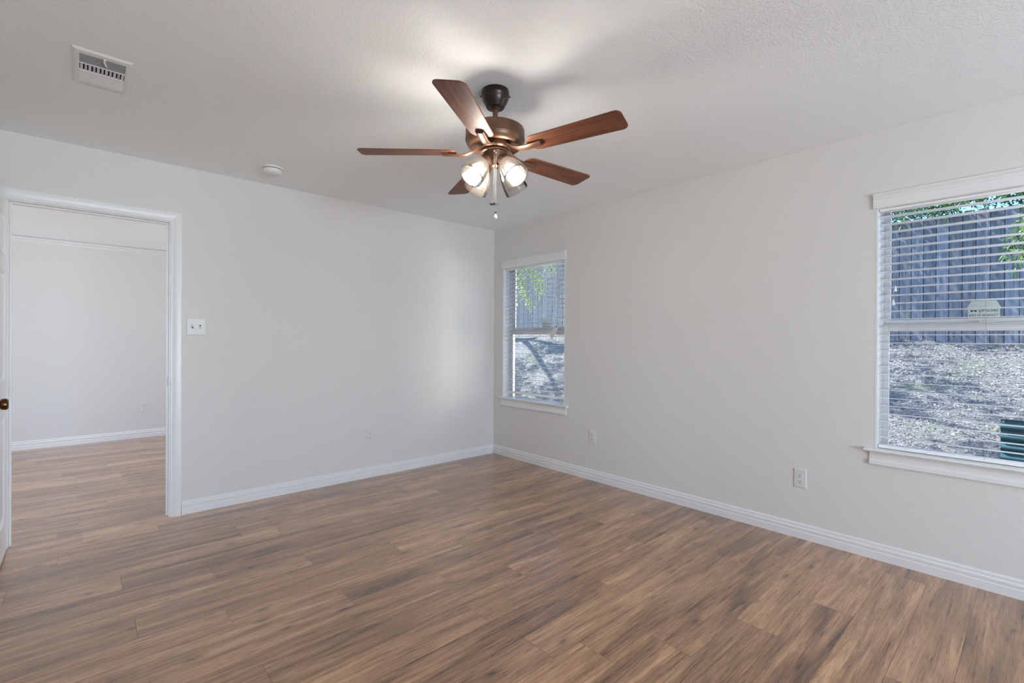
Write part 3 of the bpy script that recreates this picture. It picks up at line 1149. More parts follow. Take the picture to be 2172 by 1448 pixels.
# ------------------------------------------------------------------ outlets, switch, detector, register
def frame_on(p, normal, up=(0, 0, 1)):
    n = Vector(normal).normalized()
    u = Vector(up)
    s = u.cross(n)
    Mx = Matrix.Identity(4)
    for i in range(3):
        Mx[i][0], Mx[i][1], Mx[i][2], Mx[i][3] = s[i], u[i], n[i], p[i]
    return Mx


def plate(b, F, w_, h_, t=0.0055, bev=0.005):
    a = [(-w_ / 2, -h_ / 2), (w_ / 2, -h_ / 2), (w_ / 2, h_ / 2), (-w_ / 2, h_ / 2)]
    c = [(x - math.copysign(bev, x), y - math.copysign(bev, y)) for x, y in a]
    vs = [F @ Vector((x, y, 0)) for x, y in a] + [F @ Vector((x, y, t * 0.45)) for x, y in a] + [F @ Vector((x, y, t)) for x, y in c]
    fs = [(3, 2, 1, 0), (8, 9, 10, 11)]
    for k in (0, 4):
        fs += [(k + i, k + (i + 1) % 4, k + 4 + (i + 1) % 4, k + 4 + i) for i in range(4)]
    b.add(vs, fs)


def outlet(label, p, normal):
    o = thing('power_outlet', label, 'outlet', p, 'wall outlets')
    F = frame_on(p, normal)
    b = MB()
    plate(b, F, 0.073, 0.120)
    b.build('cover_plate', M['plate'], o)
    for s in (1, -1):
        b = MB()
        out = []
        for k in range(24):
            a = 2 * PI * k / 24
            out.append((0.0165 * math.cos(a), max(-0.0135, min(0.0135, 0.0165 * math.sin(a)))))
        b.poly(out, F @ Matrix.Translation((0, s * 0.0195, 0.0062)), 0.0022)
        r = b.build('receptacle', M['plastic2'], o)
        b = MB()
        for dx, hh in ((-0.0062, 0.0085), (0.0062, 0.0068)):
            b.obox(F @ Matrix.Translation((dx, s * 0.0195 + 0.0035, 0.0073)), 0.0024, hh, 0.0010)
        b.lathe([(0, 0), (0.0028, 0), (0.0028, 0.001), (0, 0.001)], F @ Matrix.Translation((0, s * 0.0195 - 0.0068, 0.0070)), 12)
        b.build('slots', M['slot'], r)
    b = MB()
    b.lathe([(0, 0), (0.003, 0), (0.0026, 0.0012), (0, 0.0014)], F @ Matrix.Translation((0, 0, 0.0052)), 12)
    b.build('screw', M['plastic2'], o)
    return o


outlet('white outlet on the wall between the doorway and the room corner', (-1.446, 0, 0.378), (0, -1, 0))
outlet('white outlet low on the wall just past the corner window', (0, -1.373, 0.382), (-1, 0, 0))
outlet('white outlet low on the wall near the large window', (0, -3.026, 0.376), (-1, 0, 0))
outlet('white outlet seen through the doorway on the far wall of the next room', (-2.786, HY, 0.376), (0, -1, 0))

sw = thing('light_switch', 'white two-toggle light switch on the wall beside the door casing', 'switch', (-2.766, 0, 1.322))
F = frame_on((-2.766, 0, 1.322), (0, -1, 0))
b = MB()
plate(b, F, 0.120, 0.120)
b.build('cover_plate', M['plate'], sw)
for dx, up in ((-0.023, 1), (0.023, -1)):
    b = MB()
    b.obox(F @ Matrix.Translation((dx, 0, 0.0056)), 0.0105, 0.024, 0.0012)
    sl = b.build('toggle_slot', M['shadow_gap'], sw)
    b = MB()
    b.obox(F @ Matrix.Translation((dx, up * 0.003, 0.0100)) @ Matrix.Rotation(-up * 0.5, 4, 'X'), 0.0085, 0.0105, 0.018)
    b.build('toggle', M['plastic'], sw, bevel=0.0015)
    for dy in (-0.030, 0.030):
        b = MB()
        b.lathe([(0, 0), (0.003, 0), (0.0026, 0.0012), (0, 0.0014)], F @ Matrix.Translation((dx, dy, 0.0052)), 12)
        b.build('screw', M['nickel'], sw)

sm = thing('smoke_detector', 'round white smoke detector on the ceiling near the door wall', 'smoke detector', (-2.380, -0.415, H))
D = Matrix.Translation((-2.380, -0.415, H)) @ Matrix.Rotation(PI, 4, 'X')
b = MB()
b.lathe([(0, 0.0), (0.069, 0.0), (0.070, 0.003), (0.068, 0.010), (0.064, 0.012), (0, 0.012)], D, 40)
b.build('mounting_base', M['plastic'], sm, smooth=40)
b = MB()
b.lathe([(0.058, 0.012), (0.058, 0.0165), (0.0, 0.0165)], D, 40)
b.build('vent_gap', M['slot'], sm)
b = MB()
b.lathe([(0, 0.0160), (0.0615, 0.0160), (0.0635, 0.019), (0.0610, 0.031), (0.054, 0.042), (0.040, 0.0485), (0.0, 0.050)], D, 40)
b.lathe([(0.013, 0.0490), (0.013, 0.0515), (0.010, 0.0525), (0, 0.0525)], D @ Matrix.Translation((0.018, 0.0, -0.0006)), 20)
b.build('cover', M['plastic'], sm, smooth=35)

vt = thing('ceiling_register', 'white rectangular air register with louvers set in the ceiling', 'air vent', (-3.308, -1.196, H))
VX0, VX1, VY0, VY1 = -3.411, -3.205, -1.376, -1.018
b = MB()
ix0, ix1, iy0, iy1 = -3.372, -3.226, -1.300, -1.045
zf, zb_ = H - 0.008, H - 0.0005
IX0, IX1, IY0, IY1 = VX0 + 0.026, VX1 - 0.026, VY0 + 0.040, VY1 - 0.040
ring_o = [(VX0, VY0, zb_), (VX1, VY0, zb_), (VX1, VY1, zb_), (VX0, VY1, zb_)]
ring_m = [(VX0 + 0.012, VY0 + 0.012, zf), (VX1 - 0.012, VY0 + 0.012, zf), (VX1 - 0.012, VY1 - 0.012, zf), (VX0 + 0.012, VY1 - 0.012, zf)]
ring_i = [(IX0, IY0, zf), (IX1, IY0, zf), (IX1, IY1, zf), (IX0, IY1, zf)]
ring_b = [(IX0, IY0, zb_ - 0.001), (IX1, IY0, zb_ - 0.001), (IX1, IY1, zb_ - 0.001), (IX0, IY1, zb_ - 0.001)]
rs = ring_o + ring_m + ring_i + ring_b
b.add(rs, [(4 * k + i, 4 * k + (i + 1) % 4, 4 * k + 4 + (i + 1) % 4, 4 * k + 4 + i) for k in range(3) for i in range(4)])
b.build('register_frame', M['ventmetal'], vt)
b = MB()
b.box((IX0, IY0, H - 0.0012), (IX1, IY1, H - 0.0006))  # dark sheet on the solid ceiling, coloured as the shade in a duct
b.build('duct_shade', M['shadow_gap'], vt)
bands = [IY0, IY0 + (IY1 - IY0) * 0.34, IY0 + (IY1 - IY0) * 0.62, IY1]
for k, (ya, yb) in enumerate(zip(bands[:-1], bands[1:])):
    b = MB()
    if k != 1:
        s = 1 if k == 0 else -1
        nl = 9
        for i in range(nl):
            yy = ya + (yb - ya) * (i + 0.5) / nl
            b.obox(Matrix.Translation(((IX0 + IX1) / 2, yy, H - 0.0055)) @ Matrix.Rotation(s * 0.75, 4, 'X'), IX1 - IX0, 0.0072, 0.0008)
    else:
        for yy in (ya, yb):
            b.box((IX0, yy - 0.003, H - 0.0085), (IX1, yy + 0.003, H - 0.001))
        nl = 11
        for i in range(nl):
            xx = IX0 + (IX1 - IX0) * (i + 0.5) / nl
            b.obox(Matrix.Translation((xx, (ya + yb) / 2, H - 0.0055)) @ Matrix.Rotation(0.75 if i % 2 else 0.45, 4, 'Y'), 0.0098, yb - ya - 0.006, 0.0008)
    b.build('louver_bank', M['ventmetal'], vt)
b = MB()
b.tube([((IX0 + IX1) / 2 + 0.004, IY0 - 0.004, H - 0.009), ((IX0 + IX1) / 2 + 0.004, IY0 + 0.018, H - 0.014), ((IX0 + IX1) / 2 + 0.012, IY0 + 0.040, H - 0.018)], [0.004, 0.004, 0.003], 8)
b.build('damper_lever', M['ventmetal'], vt)

# ------------------------------------------------------------------ ceiling fan
FX, FY = -1.893, -2.268
fan = thing('ceiling_fan', 'five-blade walnut and bronze ceiling fan with a lit four-shade light kit', 'ceiling fan', (FX, FY, H))
FO = Matrix.Translation((FX, FY, 0))
b = MB()
b.lathe([(0, 2.440), (0.064, 2.440), (0.0665, 2.436), (0.0665, 2.422), (0.068, 2.419), (0.068, 2.413), (0.0655, 2.409), (0.0640, 2.400), (0.0590, 2.386),
         (0.0510, 2.372), (0.0450, 2.362), (0.0435, 2.359), (0.0415, 2.3565), (0.036, 2.3555), (0.020, 2.358), (0, 2.358)], FO, 40)
for s in (1, -1):
    a = math.radians(-40) + (0 if s > 0 else PI)
    b.tube([(FX + 0.066 * math.cos(a), FY + 0.066 * math.sin(a), 2.413), (FX + 0.074 * math.cos(a), FY + 0.074 * math.sin(a), 2.413)], 0.0035, 8)
can = b.build('canopy', M['bronze_dark'], fan, smooth=35)
can['label'] = 'near-black bronze canopy'
b = MB()
b.lathe([(0.0, 2.362), (0.019, 2.362), (0.019, 2.350), (0.0135, 2.344), (0.0125, 2.330), (0.0125, 2.275), (0, 2.275)], FO, 24)
b.build('downrod', M['bronze'], fan, smooth=35)
b = MB()
b.lathe([(0, 2.274), (0.022, 2.274), (0.026, 2.266), (0.090, 2.263), (0.128, 2.258), (0.139, 2.252), (0.1425, 2.245), (0.1425, 2.205), (0.140, 2.190), (0.133, 2.176),
         (0.124, 2.168), (0.118, 2.166), (0.112, 2.172), (0.096, 2.180), (0.078, 2.182), (0.0, 2.182)], FO, 56)
b.lathe([(0.1425, 2.2045), (0.1438, 2.202), (0.1436, 2.198), (0.142, 2.1955)], FO, 56)
b.build('motor_housing', M['bronze'], fan, smooth=35)
b = MB()
b.lathe([(0, 2.184), (0.076, 2.184), (0.076, 2.158), (0.070, 2.152), (0, 2.152)], FO, 40)
b.build('flywheel', M['bronze'], fan, smooth=35)

# blades
R1, R0, BW = 0.642, 0.185, 0.133
ph0 = 142.64
DZT = {0: -0.017, 1: 0.011, 2: 0.015, 3: 0.008, 4: -0.017}
KS = [0, -4, -3, -2, -1]
pitch = math.radians(-10.1)
for i in range(5):
    a = math.radians(ph0 + 72 * KS[i])
    dr = Vector((math.cos(a), math.sin(a), 0))
    pp = Vector((-math.sin(a), math.cos(a), 0))
    # slope so that the tip is at its own height
    slope = DZT[i] / R1
    dirv = Vector((dr.x, dr.y, slope)).normalized()
    side = (pp * math.cos(pitch) + Vector((0, 0, 1)) * math.sin(pitch))
    side = (side - dirv * side.dot(dirv)).normalized()
    up = dirv.cross(side)
    Bm = Matrix.Identity(4)
    for k in range(3):
        Bm[k][0], Bm[k][1], Bm[k][2], Bm[k][3] = dirv[k], side[k], up[k], (FX, FY, 2.141)[k]
    w0, w1 = 0.112 / 2, BW / 2
    out = []

    def arc(cx, cy, r, a0, a1, n=8):
        return [(cx + r * math.cos(math.radians(a0 + (a1 - a0) * t / n)), cy + r * math.sin(math.radians(a0 + (a1 - a0) * t / n))) for t in range(n + 1)]
    rc, rr = 0.028, 0.045
    out += arc(R1 - rc, -w1 + rc, rc, -90, 0)
    out += arc(R1 - rc, w1 - rc, rc, 0, 90)
    out += arc(R0 + rr, w0 - rr, rr, 90, 180)
    out += arc(R0 + rr, -w0 + rr, rr, 180, 270)
    b = MB()
    b.poly(out, Bm, 0.006)
    bl = b.build('blade', M['blade'], fan, bevel=0.0015)
    me = bl.data
    uvl = me.uv_layers.new(name='UVMap')
    inv = Bm.inverted()
    for p in me.polygons:
        for li in p.loop_indices:
            q = inv @ Vector(me.vertices[me.loops[li].vertex_index].co)
            uvl.data[li].uv = (q.x + i * 3.1, q.y + i * 1.7)
    # blade iron: hub foot, a dropping neck, a tongue under the blade
    b = MB()
    path = [(0.062, 0.030, 0.020), (0.085, 0.018, 0.020), (0.110, 0.002, 0.020), (0.140, -0.0105, 0.021), (0.175, -0.0145, 0.021), (0.215, -0.0125, 0.0205), (0.252, -0.0105, 0.019)]
    prev = None
    vs, fs = [], []
    n = 8
    for j, (x, z, hw) in enumerate(path):
        t = min(1, max(0, (x - 0.07) / 0.1))
        th = 0.006 if j else 0.012
        # blend from level hub to pitched blade
        sv = (pp * (1 - t) + side * t).normalized()
        uv_ = dirv.cross(sv).normalized()
        c = Vector((FX, FY, 2.141)) + dirv * x + uv_ * z
        prof = [(-hw, 0.0), (-hw, th * 0.6), (hw, th * 0.6), (hw, 0.0), (hw * 0.75, -th * 0.7), (hw * 0.2, -th), (-hw * 0.2, -th), (-hw * 0.75, -th * 0.7)]
        vs += [c + sv * px_ + uv_ * pz for px_, pz in prof]
    for j in range(len(path) - 1):
        fs += [(j * n + k, j * n + (k + 1) % n, (j + 1) * n + (k + 1) % n, (j + 1) * n + k) for k in range(n)]
    fs += [tuple(range(n))[::-1], tuple(range((len(path) - 1) * n, len(path) * n))]
    b.add(vs, fs)
    # end lip up to the blade and screws
    c = Vector((FX, FY, 2.141)) + dirv * 0.240 - up * 0.006
    Lm = Bm.copy()
    for k in range(3):
        Lm[k][3] = c[k]
    b.obox(Lm, 0.028, 0.036, 0.008)
    b.build('blade_iron', M['bronze'], bl, smooth=35)

# switch housing and light kit
b = MB()
b.lathe([(0, 2.156), (0.050, 2.156), (0.060, 2.150), (0.0685, 2.1455), (0.0700, 2.1430), (0.0685, 2.1405), (0.0600, 2.1405), (0.0560, 2.138), (0.0535, 2.128),
         (0.0520, 2.104), (0.0480, 2.092), (0.0380, 2.085), (0.0, 2.083)], FO, 44)
kit = b.build('switch_housing', M['bronze'], fan, smooth=35)
b = MB()
b.lathe([(0, 2.084), (0.020, 2.084), (0.022, 2.078), (0.018, 2.068), (0.0, 2.066)], FO, 24)
b.build('kit_finial', M['bronze'], fan, smooth=35)

AZ = [-88 + 90 * k for k in range(4)]     # -88 nearest the camera, 2 the unlit one, 92, 182
for k, az in enumerate(AZ):
    a = math.radians(az)
    hd = Vector((math.cos(a), math.sin(a), 0))
    axis = (hd * math.cos(math.radians(48)) + Vector((0, 0, -1)) * math.sin(math.radians(48))).normalized()
    neck = Vector((FX, FY, 2.095)) + hd * 0.056
    sdv = Vector((-math.sin(a), math.cos(a), 0))
    nv = axis.cross(sdv).normalized()
    Sm = Matrix.Identity(4)
    for q in range(3):
        Sm[q][0], Sm[q][1], Sm[q][2], Sm[q][3] = sdv[q], nv[q], axis[q], neck[q]
    b = MB()
    t = 0.0022
    prof = [(0.0255, 0.012), (0.0325, 0.022), (0.0415, 0.040), (0.0490, 0.062), (0.0545, 0.086), (0.0578, 0.108), (0.0595, 0.128), (0.0598, 0.139)]
    inner = [(r - t, z) for r, z in prof][::-1]
    b.lathe(prof + [(0.0588, 0.1405)] + inner, Sm, 40)
    sh = b.build('lamp_shade', M['shade'], fan, smooth=40)
    sh['label'] = 'seeded glass shade with a lit bulb' if k != 1 else 'seeded glass shade whose bulb is unlit'
    b = MB()
    b.lathe([(0, -0.012), (0.020, -0.012), (0.0275, -0.004), (0.0285, 0.012), (0.0275, 0.020), (0.024, 0.021), (0.022, 0.014), (0.0, 0.014)], Sm, 28)
    b.tube([Vector((FX, FY, 2.108)) + hd * 0.040, neck - axis * 0.004], 0.017, 14)
    b.build('shade_holder', M['bronze'], sh, smooth=40)
    b = MB()
    b.lathe([(0, 0.0145), (0.0135, 0.0145), (0.0135, 0.034), (0.016, 0.036), (0.016, 0.040), (0.0, 0.0405)], Sm, 20)
    b.build('bulb_socket', M['plastic2'], sh, smooth=40)
    b = MB()
    b.lathe([(0.0, 0.041), (0.0125, 0.041), (0.0150, 0.048), (0.0220, 0.064), (0.0275, 0.078), (0.0290, 0.090), (0.0270, 0.103), (0.0200, 0.114), (0.0100, 0.1195), (0.0, 0.1205)], Sm, 28)
    b.build('light_bulb', M['bulb'] if k != 1 else M['bulb_off'], sh, smooth=60)

# pull chains with their fobs
cdir = math.radians(-130)
for k, (off, zt, zb2) in enumerate(((-0.0035, 2.128, 1.888), (0.0045, 2.120, 1.842))):
    cx = FX + 0.0600 * math.cos(cdir) + off * math.cos(math.radians(-40))
    cy = FY + 0.0600 * math.sin(cdir) + off * math.sin(math.radians(-40))
    b = MB()
    b.tube([(cx - 0.012 * math.cos(cdir), cy - 0.012 * math.sin(cdir), zt + 0.001), (cx, cy, zt)], 0.0032, 8)
    b.sphere((cx, cy, zt), 0.0045, 12, 8)
    nb = int((zt - zb2) / 0.0036)
    for j in range(nb):
        b.sphere((cx, cy, zt - 0.004 - j * 0.0036), 0.00130, 6, 4)
    ch = b.build('pull_chain', M['chain'], fan, smooth=60)
    if k == 0:
        b = MB()
        for q in range(5):
            aa = math.radians(20 + 72 * q)
            Fm = Matrix.Translation((cx, cy, zb2 - 0.010)) @ Matrix.Rotation(aa, 4, 'Z') @ Matrix.Rotation(0.25, 4, 'X')
            b.obox(Fm @ Matrix.Translation((0.015, 0, 0)), 0.020, 0.007, 0.0014)
        b.lathe([(0, 0.006), (0.003, 0.005), (0.0045, 0), (0.0035, -0.005), (0, -0.006)], Matrix.Translation((cx, cy, zb2 - 0.010)), 14)
        fb = b.build('fan_fob', M['fob_dark'], ch)
        fb['label'] = 'dark miniature fan charm'
    else:
        b = MB()
        T = Matrix.Translation((cx, cy, zb2))
        b.lathe([(0, 0.0), (0.0035, 0.0), (0.0035, -0.011), (0, -0.011)], T, 14)
        b.build('fob_cap', M['fob_dark'], ch)
        b = MB()
        b.lathe([(0, -0.0105), (0.0036, -0.0108), (0.005, -0.016), (0.0078, -0.022), (0.0082, -0.028), (0.0060, -0.034), (0, -0.0365)], T, 18)
        fb = b.build('bulb_fob', M['plastic'], ch, smooth=50)
        fb['label'] = 'white miniature bulb charm'


# ------------------------------------------------------------------ yard
FXP = 4.0


def ground_z(x, y):
    t = max(0.0, min(1.0, (x - 0.6) / (FXP - 0.6)))
    base = 0.02 + 1.22 * (t ** 0.92)
    if x > FXP:
        base += (x - FXP) * 0.12
    tilt = 0.045 * max(0.0, y + 0.5) * t
    return base + tilt + 0.025 * math.sin(3.1 * x + 1.7 * y) * t + 0.02 * math.sin(5.3 * y - 2.0 * x) * t


b = MB()
gx = [0.176 + i * 0.16 for i in range(46)]
gy = [-9 + i * 0.25 for i in range(84)]
vs = [(x, y, ground_z(x, y)) for x in gx for y in gy]
ny = len(gy)
b.add(vs, [(i * ny + j, (i + 1) * ny + j, (i + 1) * ny + j + 1, i * ny + j + 1) for i in range(len(gx) - 1) for j in range(ny - 1)])
gd = b.build('yard_ground', M['ground'], smooth=180)
tag(gd, 'sloping yard covered in pale dead leaves behind the windows', 'ground', kind='structure')


def leaf_object(name, mt, leaves, parent=None):
    """leaves: (centre, direction, normal, length, width, tone)"""
    V, Fc, T = [], [], []
    for c, d, n, ln, wd, tn in leaves:
        s = d.cross(n)
        if s.length < 1e-4:
            continue
        s.normalize()
        n2 = s.cross(d).normalized()
        i = len(V)
        V += [c - d * ln / 2, c + s * wd / 2 + n2 * wd * 0.18 - d * ln * 0.05, c + d * ln / 2 - n2 * ln * 0.08, c - s * wd / 2 + n2 * wd * 0.18 - d * ln * 0.05]
        Fc += [(i, i + 1, i + 2), (i, i + 2, i + 3)]
        T += [tn, tn]
    me = bpy.data.meshes.new(name)
    me.from_pydata([tuple(v) for v in V], [], Fc)
    at = me.attributes.new('tone', 'FLOAT', 'FACE')
    at.data.foreach_set('value', T)
    me.materials.append(mt)
    o = bpy.data.objects.new(name, me)
    COL.objects.link(o)
    if parent is not None:
        o.parent = parent
        o.matrix_parent_inverse = Matrix.Translation(-_world(parent))
    return o


rl = random.Random(5)


def rv(z=1.0):
    while True:
        v = Vector((rl.uniform(-1, 1), rl.uniform(-1, 1), rl.uniform(-1, 1) * z))
        if 0.05 < v.length < 1:
            return v.normalized()


# fallen leaves lying on the slope
lv = []
for i in range(46000):
    x, y = rl.uniform(0.35, 3.98), rl.uniform(-5.2, 4.6)
    n = (Vector((-0.33, 0, 1)) + rv() * 0.7).normalized()
    d = rv(0.3)
    d = (d - n * d.dot(n)).normalized()
    lv.append((Vector((x, y, ground_z(x, y) + rl.uniform(0.004, 0.02))), d, n, rl.choice((0.014, 0.02, 0.028, 0.042)) * rl.uniform(0.8, 1.2), rl.uniform(0.005, 0.014), min(1, max(0, rl.gauss(0.50, 0.27)))))
lit = leaf_object('fallen_leaves', M['litter'], lv)
tag(lit, 'dead leaves strewn over the yard slope below the fence', 'leaves', kind='stuff')

lv = []
for i in range(60):
    cx_, cy_ = rl.uniform(0.8, 3.9), rl.uniform(-5, 4.4)
    for j in range(26):
        x, y = cx_ + rl.gauss(0, 0.09), cy_ + rl.gauss(0, 0.12)
        d = (Vector((0, 0, 1)) + rv() * 0.9).normalized()
        ln = rl.uniform(0.03, 0.06)
        lv.append((Vector((x, y, ground_z(x, y) + ln * 0.30)), d, rv(), ln, 0.005, rl.random()))
gr = leaf_object('grass', M['grass'], lv)
tag(gr, 'thin green grass tufts growing among the dead leaves', 'grass', kind='stuff')

# fence
fence = thing('wood_fence', 'weathered grey picket fence along the top of the yard slope', 'fence', (FXP, 0, 1.2))


def pickets(name, ya, yb, width, gap, top):
    V, Fc, T = [], [], []
    y = ya
    while y < yb:
        t = rl.uniform(0.72, 1.18)
        wr = rl.uniform(-0.08, 0.10)
        colr = (t * (1 + max(0, wr)), t, t * (1 - wr * 0.6), 1)
        z0 = ground_z(FXP, y) - 0.06
        z1 = top + rl.uniform(-0.012, 0.012)
        xj = rl.uniform(-0.0015, 0.0015)
        x0_, x1_ = FXP - 0.009 + xj, FXP + 0.009 + xj
        # back full width (boards touch), front edges chamfered: a dark groove between boards
        c = 0.004
        ring0 = [(y + c, z0), (y + width - c, z0), (y + width - c, z1 - 0.022), (y + width - 0.022, z1), (y + 0.022, z1), (y + c, z1 - 0.022)]
        ring1 = [(y, z0), (y + width, z0), (y + width, z1 - 0.022), (y + width - 0.022, z1), (y + 0.022, z1), (y, z1 - 0.022)]
        n = 6
        i = len(V)
        V += [(x0_, p, z) for p, z in ring0] + [(x0_ + 0.013, p, z) for p, z in ring1] + [(x1_, p, z) for p, z in ring1]
        fs = [tuple(i + k for k in range(n))[::-1], tuple(i + 2 * n + k for k in range(n))]
        for q in (0, n):
            fs += [(i + q + k, i + q + (k + 1) % n, i + q + n + (k + 1) % n, i + q + n + k) for k in range(n)]
        Fc += fs
        T += [colr] * len(fs)
        y += width + gap
    me = bpy.data.meshes.new(name)
    me.from_pydata(V, [], Fc)
    at = me.attributes.new('tone', 'FLOAT_COLOR', 'FACE')
    for k, c in enumerate(T):
        at.data[k].color = c
    me.materials.append(M['fence'])
    o = bpy.data.objects.new(name, me)
    COL.objects.link(o)
    o.parent = fence
    o.matrix_parent_inverse = Matrix.Translation(-_world(fence))


pickets('picket_panel', -8.0, -0.5, 0.1110, 0.0002, 2.71)
pickets('picket_panel', -0.5, 9.0, 0.1460, 0.0002, 3.05)
for z in (1.50, 2.05, 2.58):
    b = MB()
    b.box((FXP + 0.012, -8, z), (FXP + 0.050, 9, z + 0.085))
    b.build('fence_rail', M['twig'], fence)

# corrugated metal panel outside the large window
pn = thing('metal_panel', 'dark green corrugated metal panel standing in the yard outside the large window', 'panel', (0.80, -4.30, 0.05))
PX, PY0, PY1, PZ0, PZ1 = 0.80, -4.72, -3.878, 0.03, 0.772
b = MB()
pt = 0.0625
prof = []
nz = 120
for k in range(nz + 1):
    z = PZ1 - (PZ1 - PZ0) * k / nz
    prof.append((0.011 * math.sin(2 * PI * (PZ1 - z) / pt), z))
n = len(prof)
vs = []
for t in (0.0, 0.0012):
    for y in (PY1, PY0):
        vs += [(PX + x + t, y, z) for x, z in prof]
fs = [(i, i + 1, n + i + 1, n + i) for i in range(n - 1)] + [(2 * n + i, 3 * n + i, 3 * n + i + 1, 2 * n + i + 1) for i in range(n - 1)]
fs += [(i, 2 * n + i, 2 * n + i + 1, i + 1) for i in range(n - 1)] + [(n + i, n + i + 1, 3 * n + i + 1, 3 * n + i) for i in range(n - 1)]
fs += [(0, n, 3 * n, 2 * n), (n - 1, 3 * n - 1, 4 * n - 1, 2 * n - 1)]
b.add(vs, fs)
b.build('corrugated_sheet', M['ac'], pn, smooth=50)
for y in (PY1 - 0.03, PY0 + 0.03):
    b = MB()
    b.box((PX + 0.013, y - 0.02, -0.02), (PX + 0.043, y + 0.02, PZ1 - 0.02))
    b.build('stake', M['twig'], pn)
b = MB()
b.lathe([(0, 0), (0.006, 0), (0.005, 0.004), (0, 0.005)], Matrix.Translation((PX - 0.006, PY1 - 0.012, PZ1 - 0.012)) @ Matrix.Rotation(-PI / 2, 4, 'Y'), 12)
b.build('bolt', M['nickel'], pn)


# trees
def twig_path(p, q, sag, n=5):
    p, q = Vector(p), Vector(q)
    out = []
    for i in range(n + 1):
        t = i / n
        out.append(p.lerp(q, t) + Vector((rl.uniform(-1, 1) * 0.03, rl.uniform(-1, 1) * 0.03, -sag * 4 * t * (1 - t))) * (1 if 0 < i < n else 0))
    return out


def leaves_along(path, dens, ln, wd, spread, tone, droop=0.35):
    out = []
    for a, c in zip(path[:-1], path[1:]):
        L_ = (c - a).length
        for i in range(max(1, int(L_ * dens))):
            t = rl.random()
            p = a.lerp(c, t)
            d = ((c - a).normalized() * 0.5 + rv() + Vector((0, 0, -droop))).normalized()
            n = (Vector((0, 0, 1)) + rv() * 0.8).normalized()
            l_ = ln * rl.uniform(0.6, 1.25)
            out.append((p + d * (l_ * 0.5 + rl.random() * spread), d, n, l_, wd * rl.uniform(0.7, 1.2), min(1, max(0, rl.gauss(*tone)))))
    return out


def clump(c, rad, n, ln, wd, tone):
    out = []
    c = Vector(c)
    for i in range(n):
        v = rv()
        p = c + Vector((v.x * rad[0], v.y * rad[1], v.z * rad[2])) * (rl.random() ** 0.45)
        d = (rv() + Vector((0, 0, -0.5))).normalized()
        nn = (Vector((0, 0, 1)) + rv()).normalized()
        l_ = ln * rl.uniform(0.6, 1.25)
        out.append((p, d, nn, l_, wd * rl.uniform(0.7, 1.2), min(1, max(0, rl.gauss(*tone)))))
    return out


def make_tree(label, base, trunk_top, trunk_r, boughs, leaf_lists, mt):
    t = thing('leafy_tree', label, 'tree', base)
    b = MB()
    bp, tp = Vector(base), Vector(trunk_top)
    pts = [bp + Vector((0, 0, -0.1)), bp.lerp(tp, 0.35) + Vector((0.05, 0.03, 0)), bp.lerp(tp, 0.7) + Vector((-0.04, 0.05, 0)), tp]
    b.tube(pts, [trunk_r * 1.25, trunk_r, trunk_r * 0.85, trunk_r * 0.6], 14)
    tr = b.build('trunk', M['bark'], t, smooth=60)
    for path, r in boughs:
        b = MB()
        n = len(path)
        b.tube(path, [r * (1 - 0.75 * i / (n - 1)) for i in range(n)], 8)
        b.build('bough', M['twig'], t, smooth=60)
    leaf_object('foliage', mt, leaf_lists, t)
    return t


# tree beyond the fence, its leaves over the fence top opposite the large window
lf, bo = [], []
for i in range(30):
    y = -5.0 + i * 0.135 + rl.uniform(-0.05, 0.05)
    p = (5.0 + rl.uniform(-0.4, 0.6), y + rl.uniform(-0.3, 0.3), 3.5 + rl.uniform(0, 0.4))
    q = (3.72 + rl.uniform(-0.15, 0.12), y, 2.70 + rl.uniform(-0.10, 0.12))
    pa = twig_path(p, q, -0.12)
    bo.append((pa, 0.010))
    lf += leaves_along(pa, 110, 0.070, 0.020, 0.08, (0.36, 0.27))
    lf += clump((3.85 + rl.uniform(-0.25, 0.25), y, 2.83 + rl.uniform(-0.08, 0.22)), (0.28, 0.20, 0.16), 150, 0.070, 0.020, (0.34, 0.27))
    lf += clump((4.7 + rl.uniform(-0.3, 0.4), y, 3.05 + rl.uniform(-0.2, 0.3)), (0.40, 0.25, 0.28), 210, 0.085, 0.030, (0.24, 0.22))
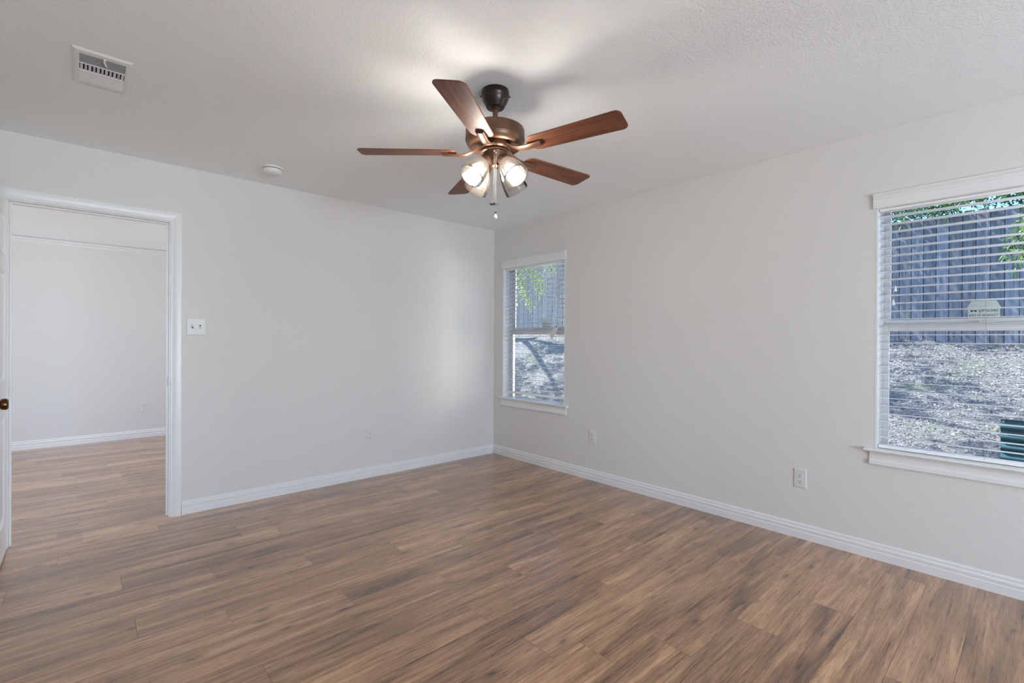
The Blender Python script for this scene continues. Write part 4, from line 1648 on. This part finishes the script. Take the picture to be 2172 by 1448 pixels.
for (p, q) in (((4.9, -4.3, 3.2), (3.35, -3.80, 2.10)), ((4.9, -4.4, 3.1), (3.30, -3.86, 1.98)), ((4.9, -4.5, 3.2), (3.4, -3.92, 2.25)), ((4.8, -4.6, 3.0), (3.2, -4.05, 2.05))):
    pa = twig_path(p, q, -0.20, 7)
    bo.append((pa, 0.010))
    lf += leaves_along(pa[4:], 190, 0.072, 0.021, 0.07, (0.42, 0.30), 0.6)
make_tree('dark green leafy tree leaning over the fence opposite the large window', (5.8, -1.6, 1.4), (5.5, -1.8, 3.9), 0.13, bo, lf, M['leaf'])

# tree whose pale branch hangs in front of the fence opposite the corner window; its crown shades the slope
lf, bo = [], []
for (p, q, sag) in (((3.0, 4.3, 4.1), (3.05, 2.72, 2.20), -0.25), ((3.0, 4.3, 4.1), (3.0, 2.50, 1.92), -0.3), ((3.05, 4.2, 4.1), (3.1, 2.25, 2.28), -0.3),
                    ((3.0, 4.3, 4.1), (2.95, 2.85, 2.05), -0.25), ((3.0, 4.2, 4.2), (3.1, 2.05, 2.55), -0.3), ((3.0, 4.2, 4.2), (3.0, 2.95, 2.45), -0.2),
                    ((3.0, 4.2, 4.2), (2.9, 2.62, 2.5), -0.2), ((3.0, 4.2, 4.2), (3.1, 2.35, 2.15), -0.25), ((3.0, 4.2, 4.2), (2.95, 2.20, 2.72), -0.25),
                    ((3.0, 4.2, 4.2), (3.0, 2.75, 2.70), -0.2)):
    pa = twig_path(p, q, sag, 8)
    bo.append((pa, 0.010))
    lf += leaves_along(pa[3:], 250, 0.062, 0.026, 0.13, (0.78, 0.27), 0.7)
for i in range(230):
    v = rv()
    rr_ = rl.random() ** 0.4
    c = (1.1 + v.x * 2.5 * rr_, 2.6 + v.y * 4.4 * rr_, 5.0 + v.z * 0.9 * rr_)
    lf += clump(c, (0.30, 0.34, 0.20), 42, 0.13, 0.055, (0.55, 0.25))
for q in ((-0.6, 3.2, 5.0), (1.4, 0.6, 4.9), (2.0, 4.4, 5.2), (0.9, -1.2, 4.9)):
    bo.append((twig_path((3.2, 5.4, 3.9), q, -0.5, 6), 0.06))
make_tree('pale yellow-green tree drooping before the fence outside the corner window', (3.3, 5.6, 1.45), (3.2, 5.4, 4.3), 0.16, bo, lf, M['leaf_pale'])
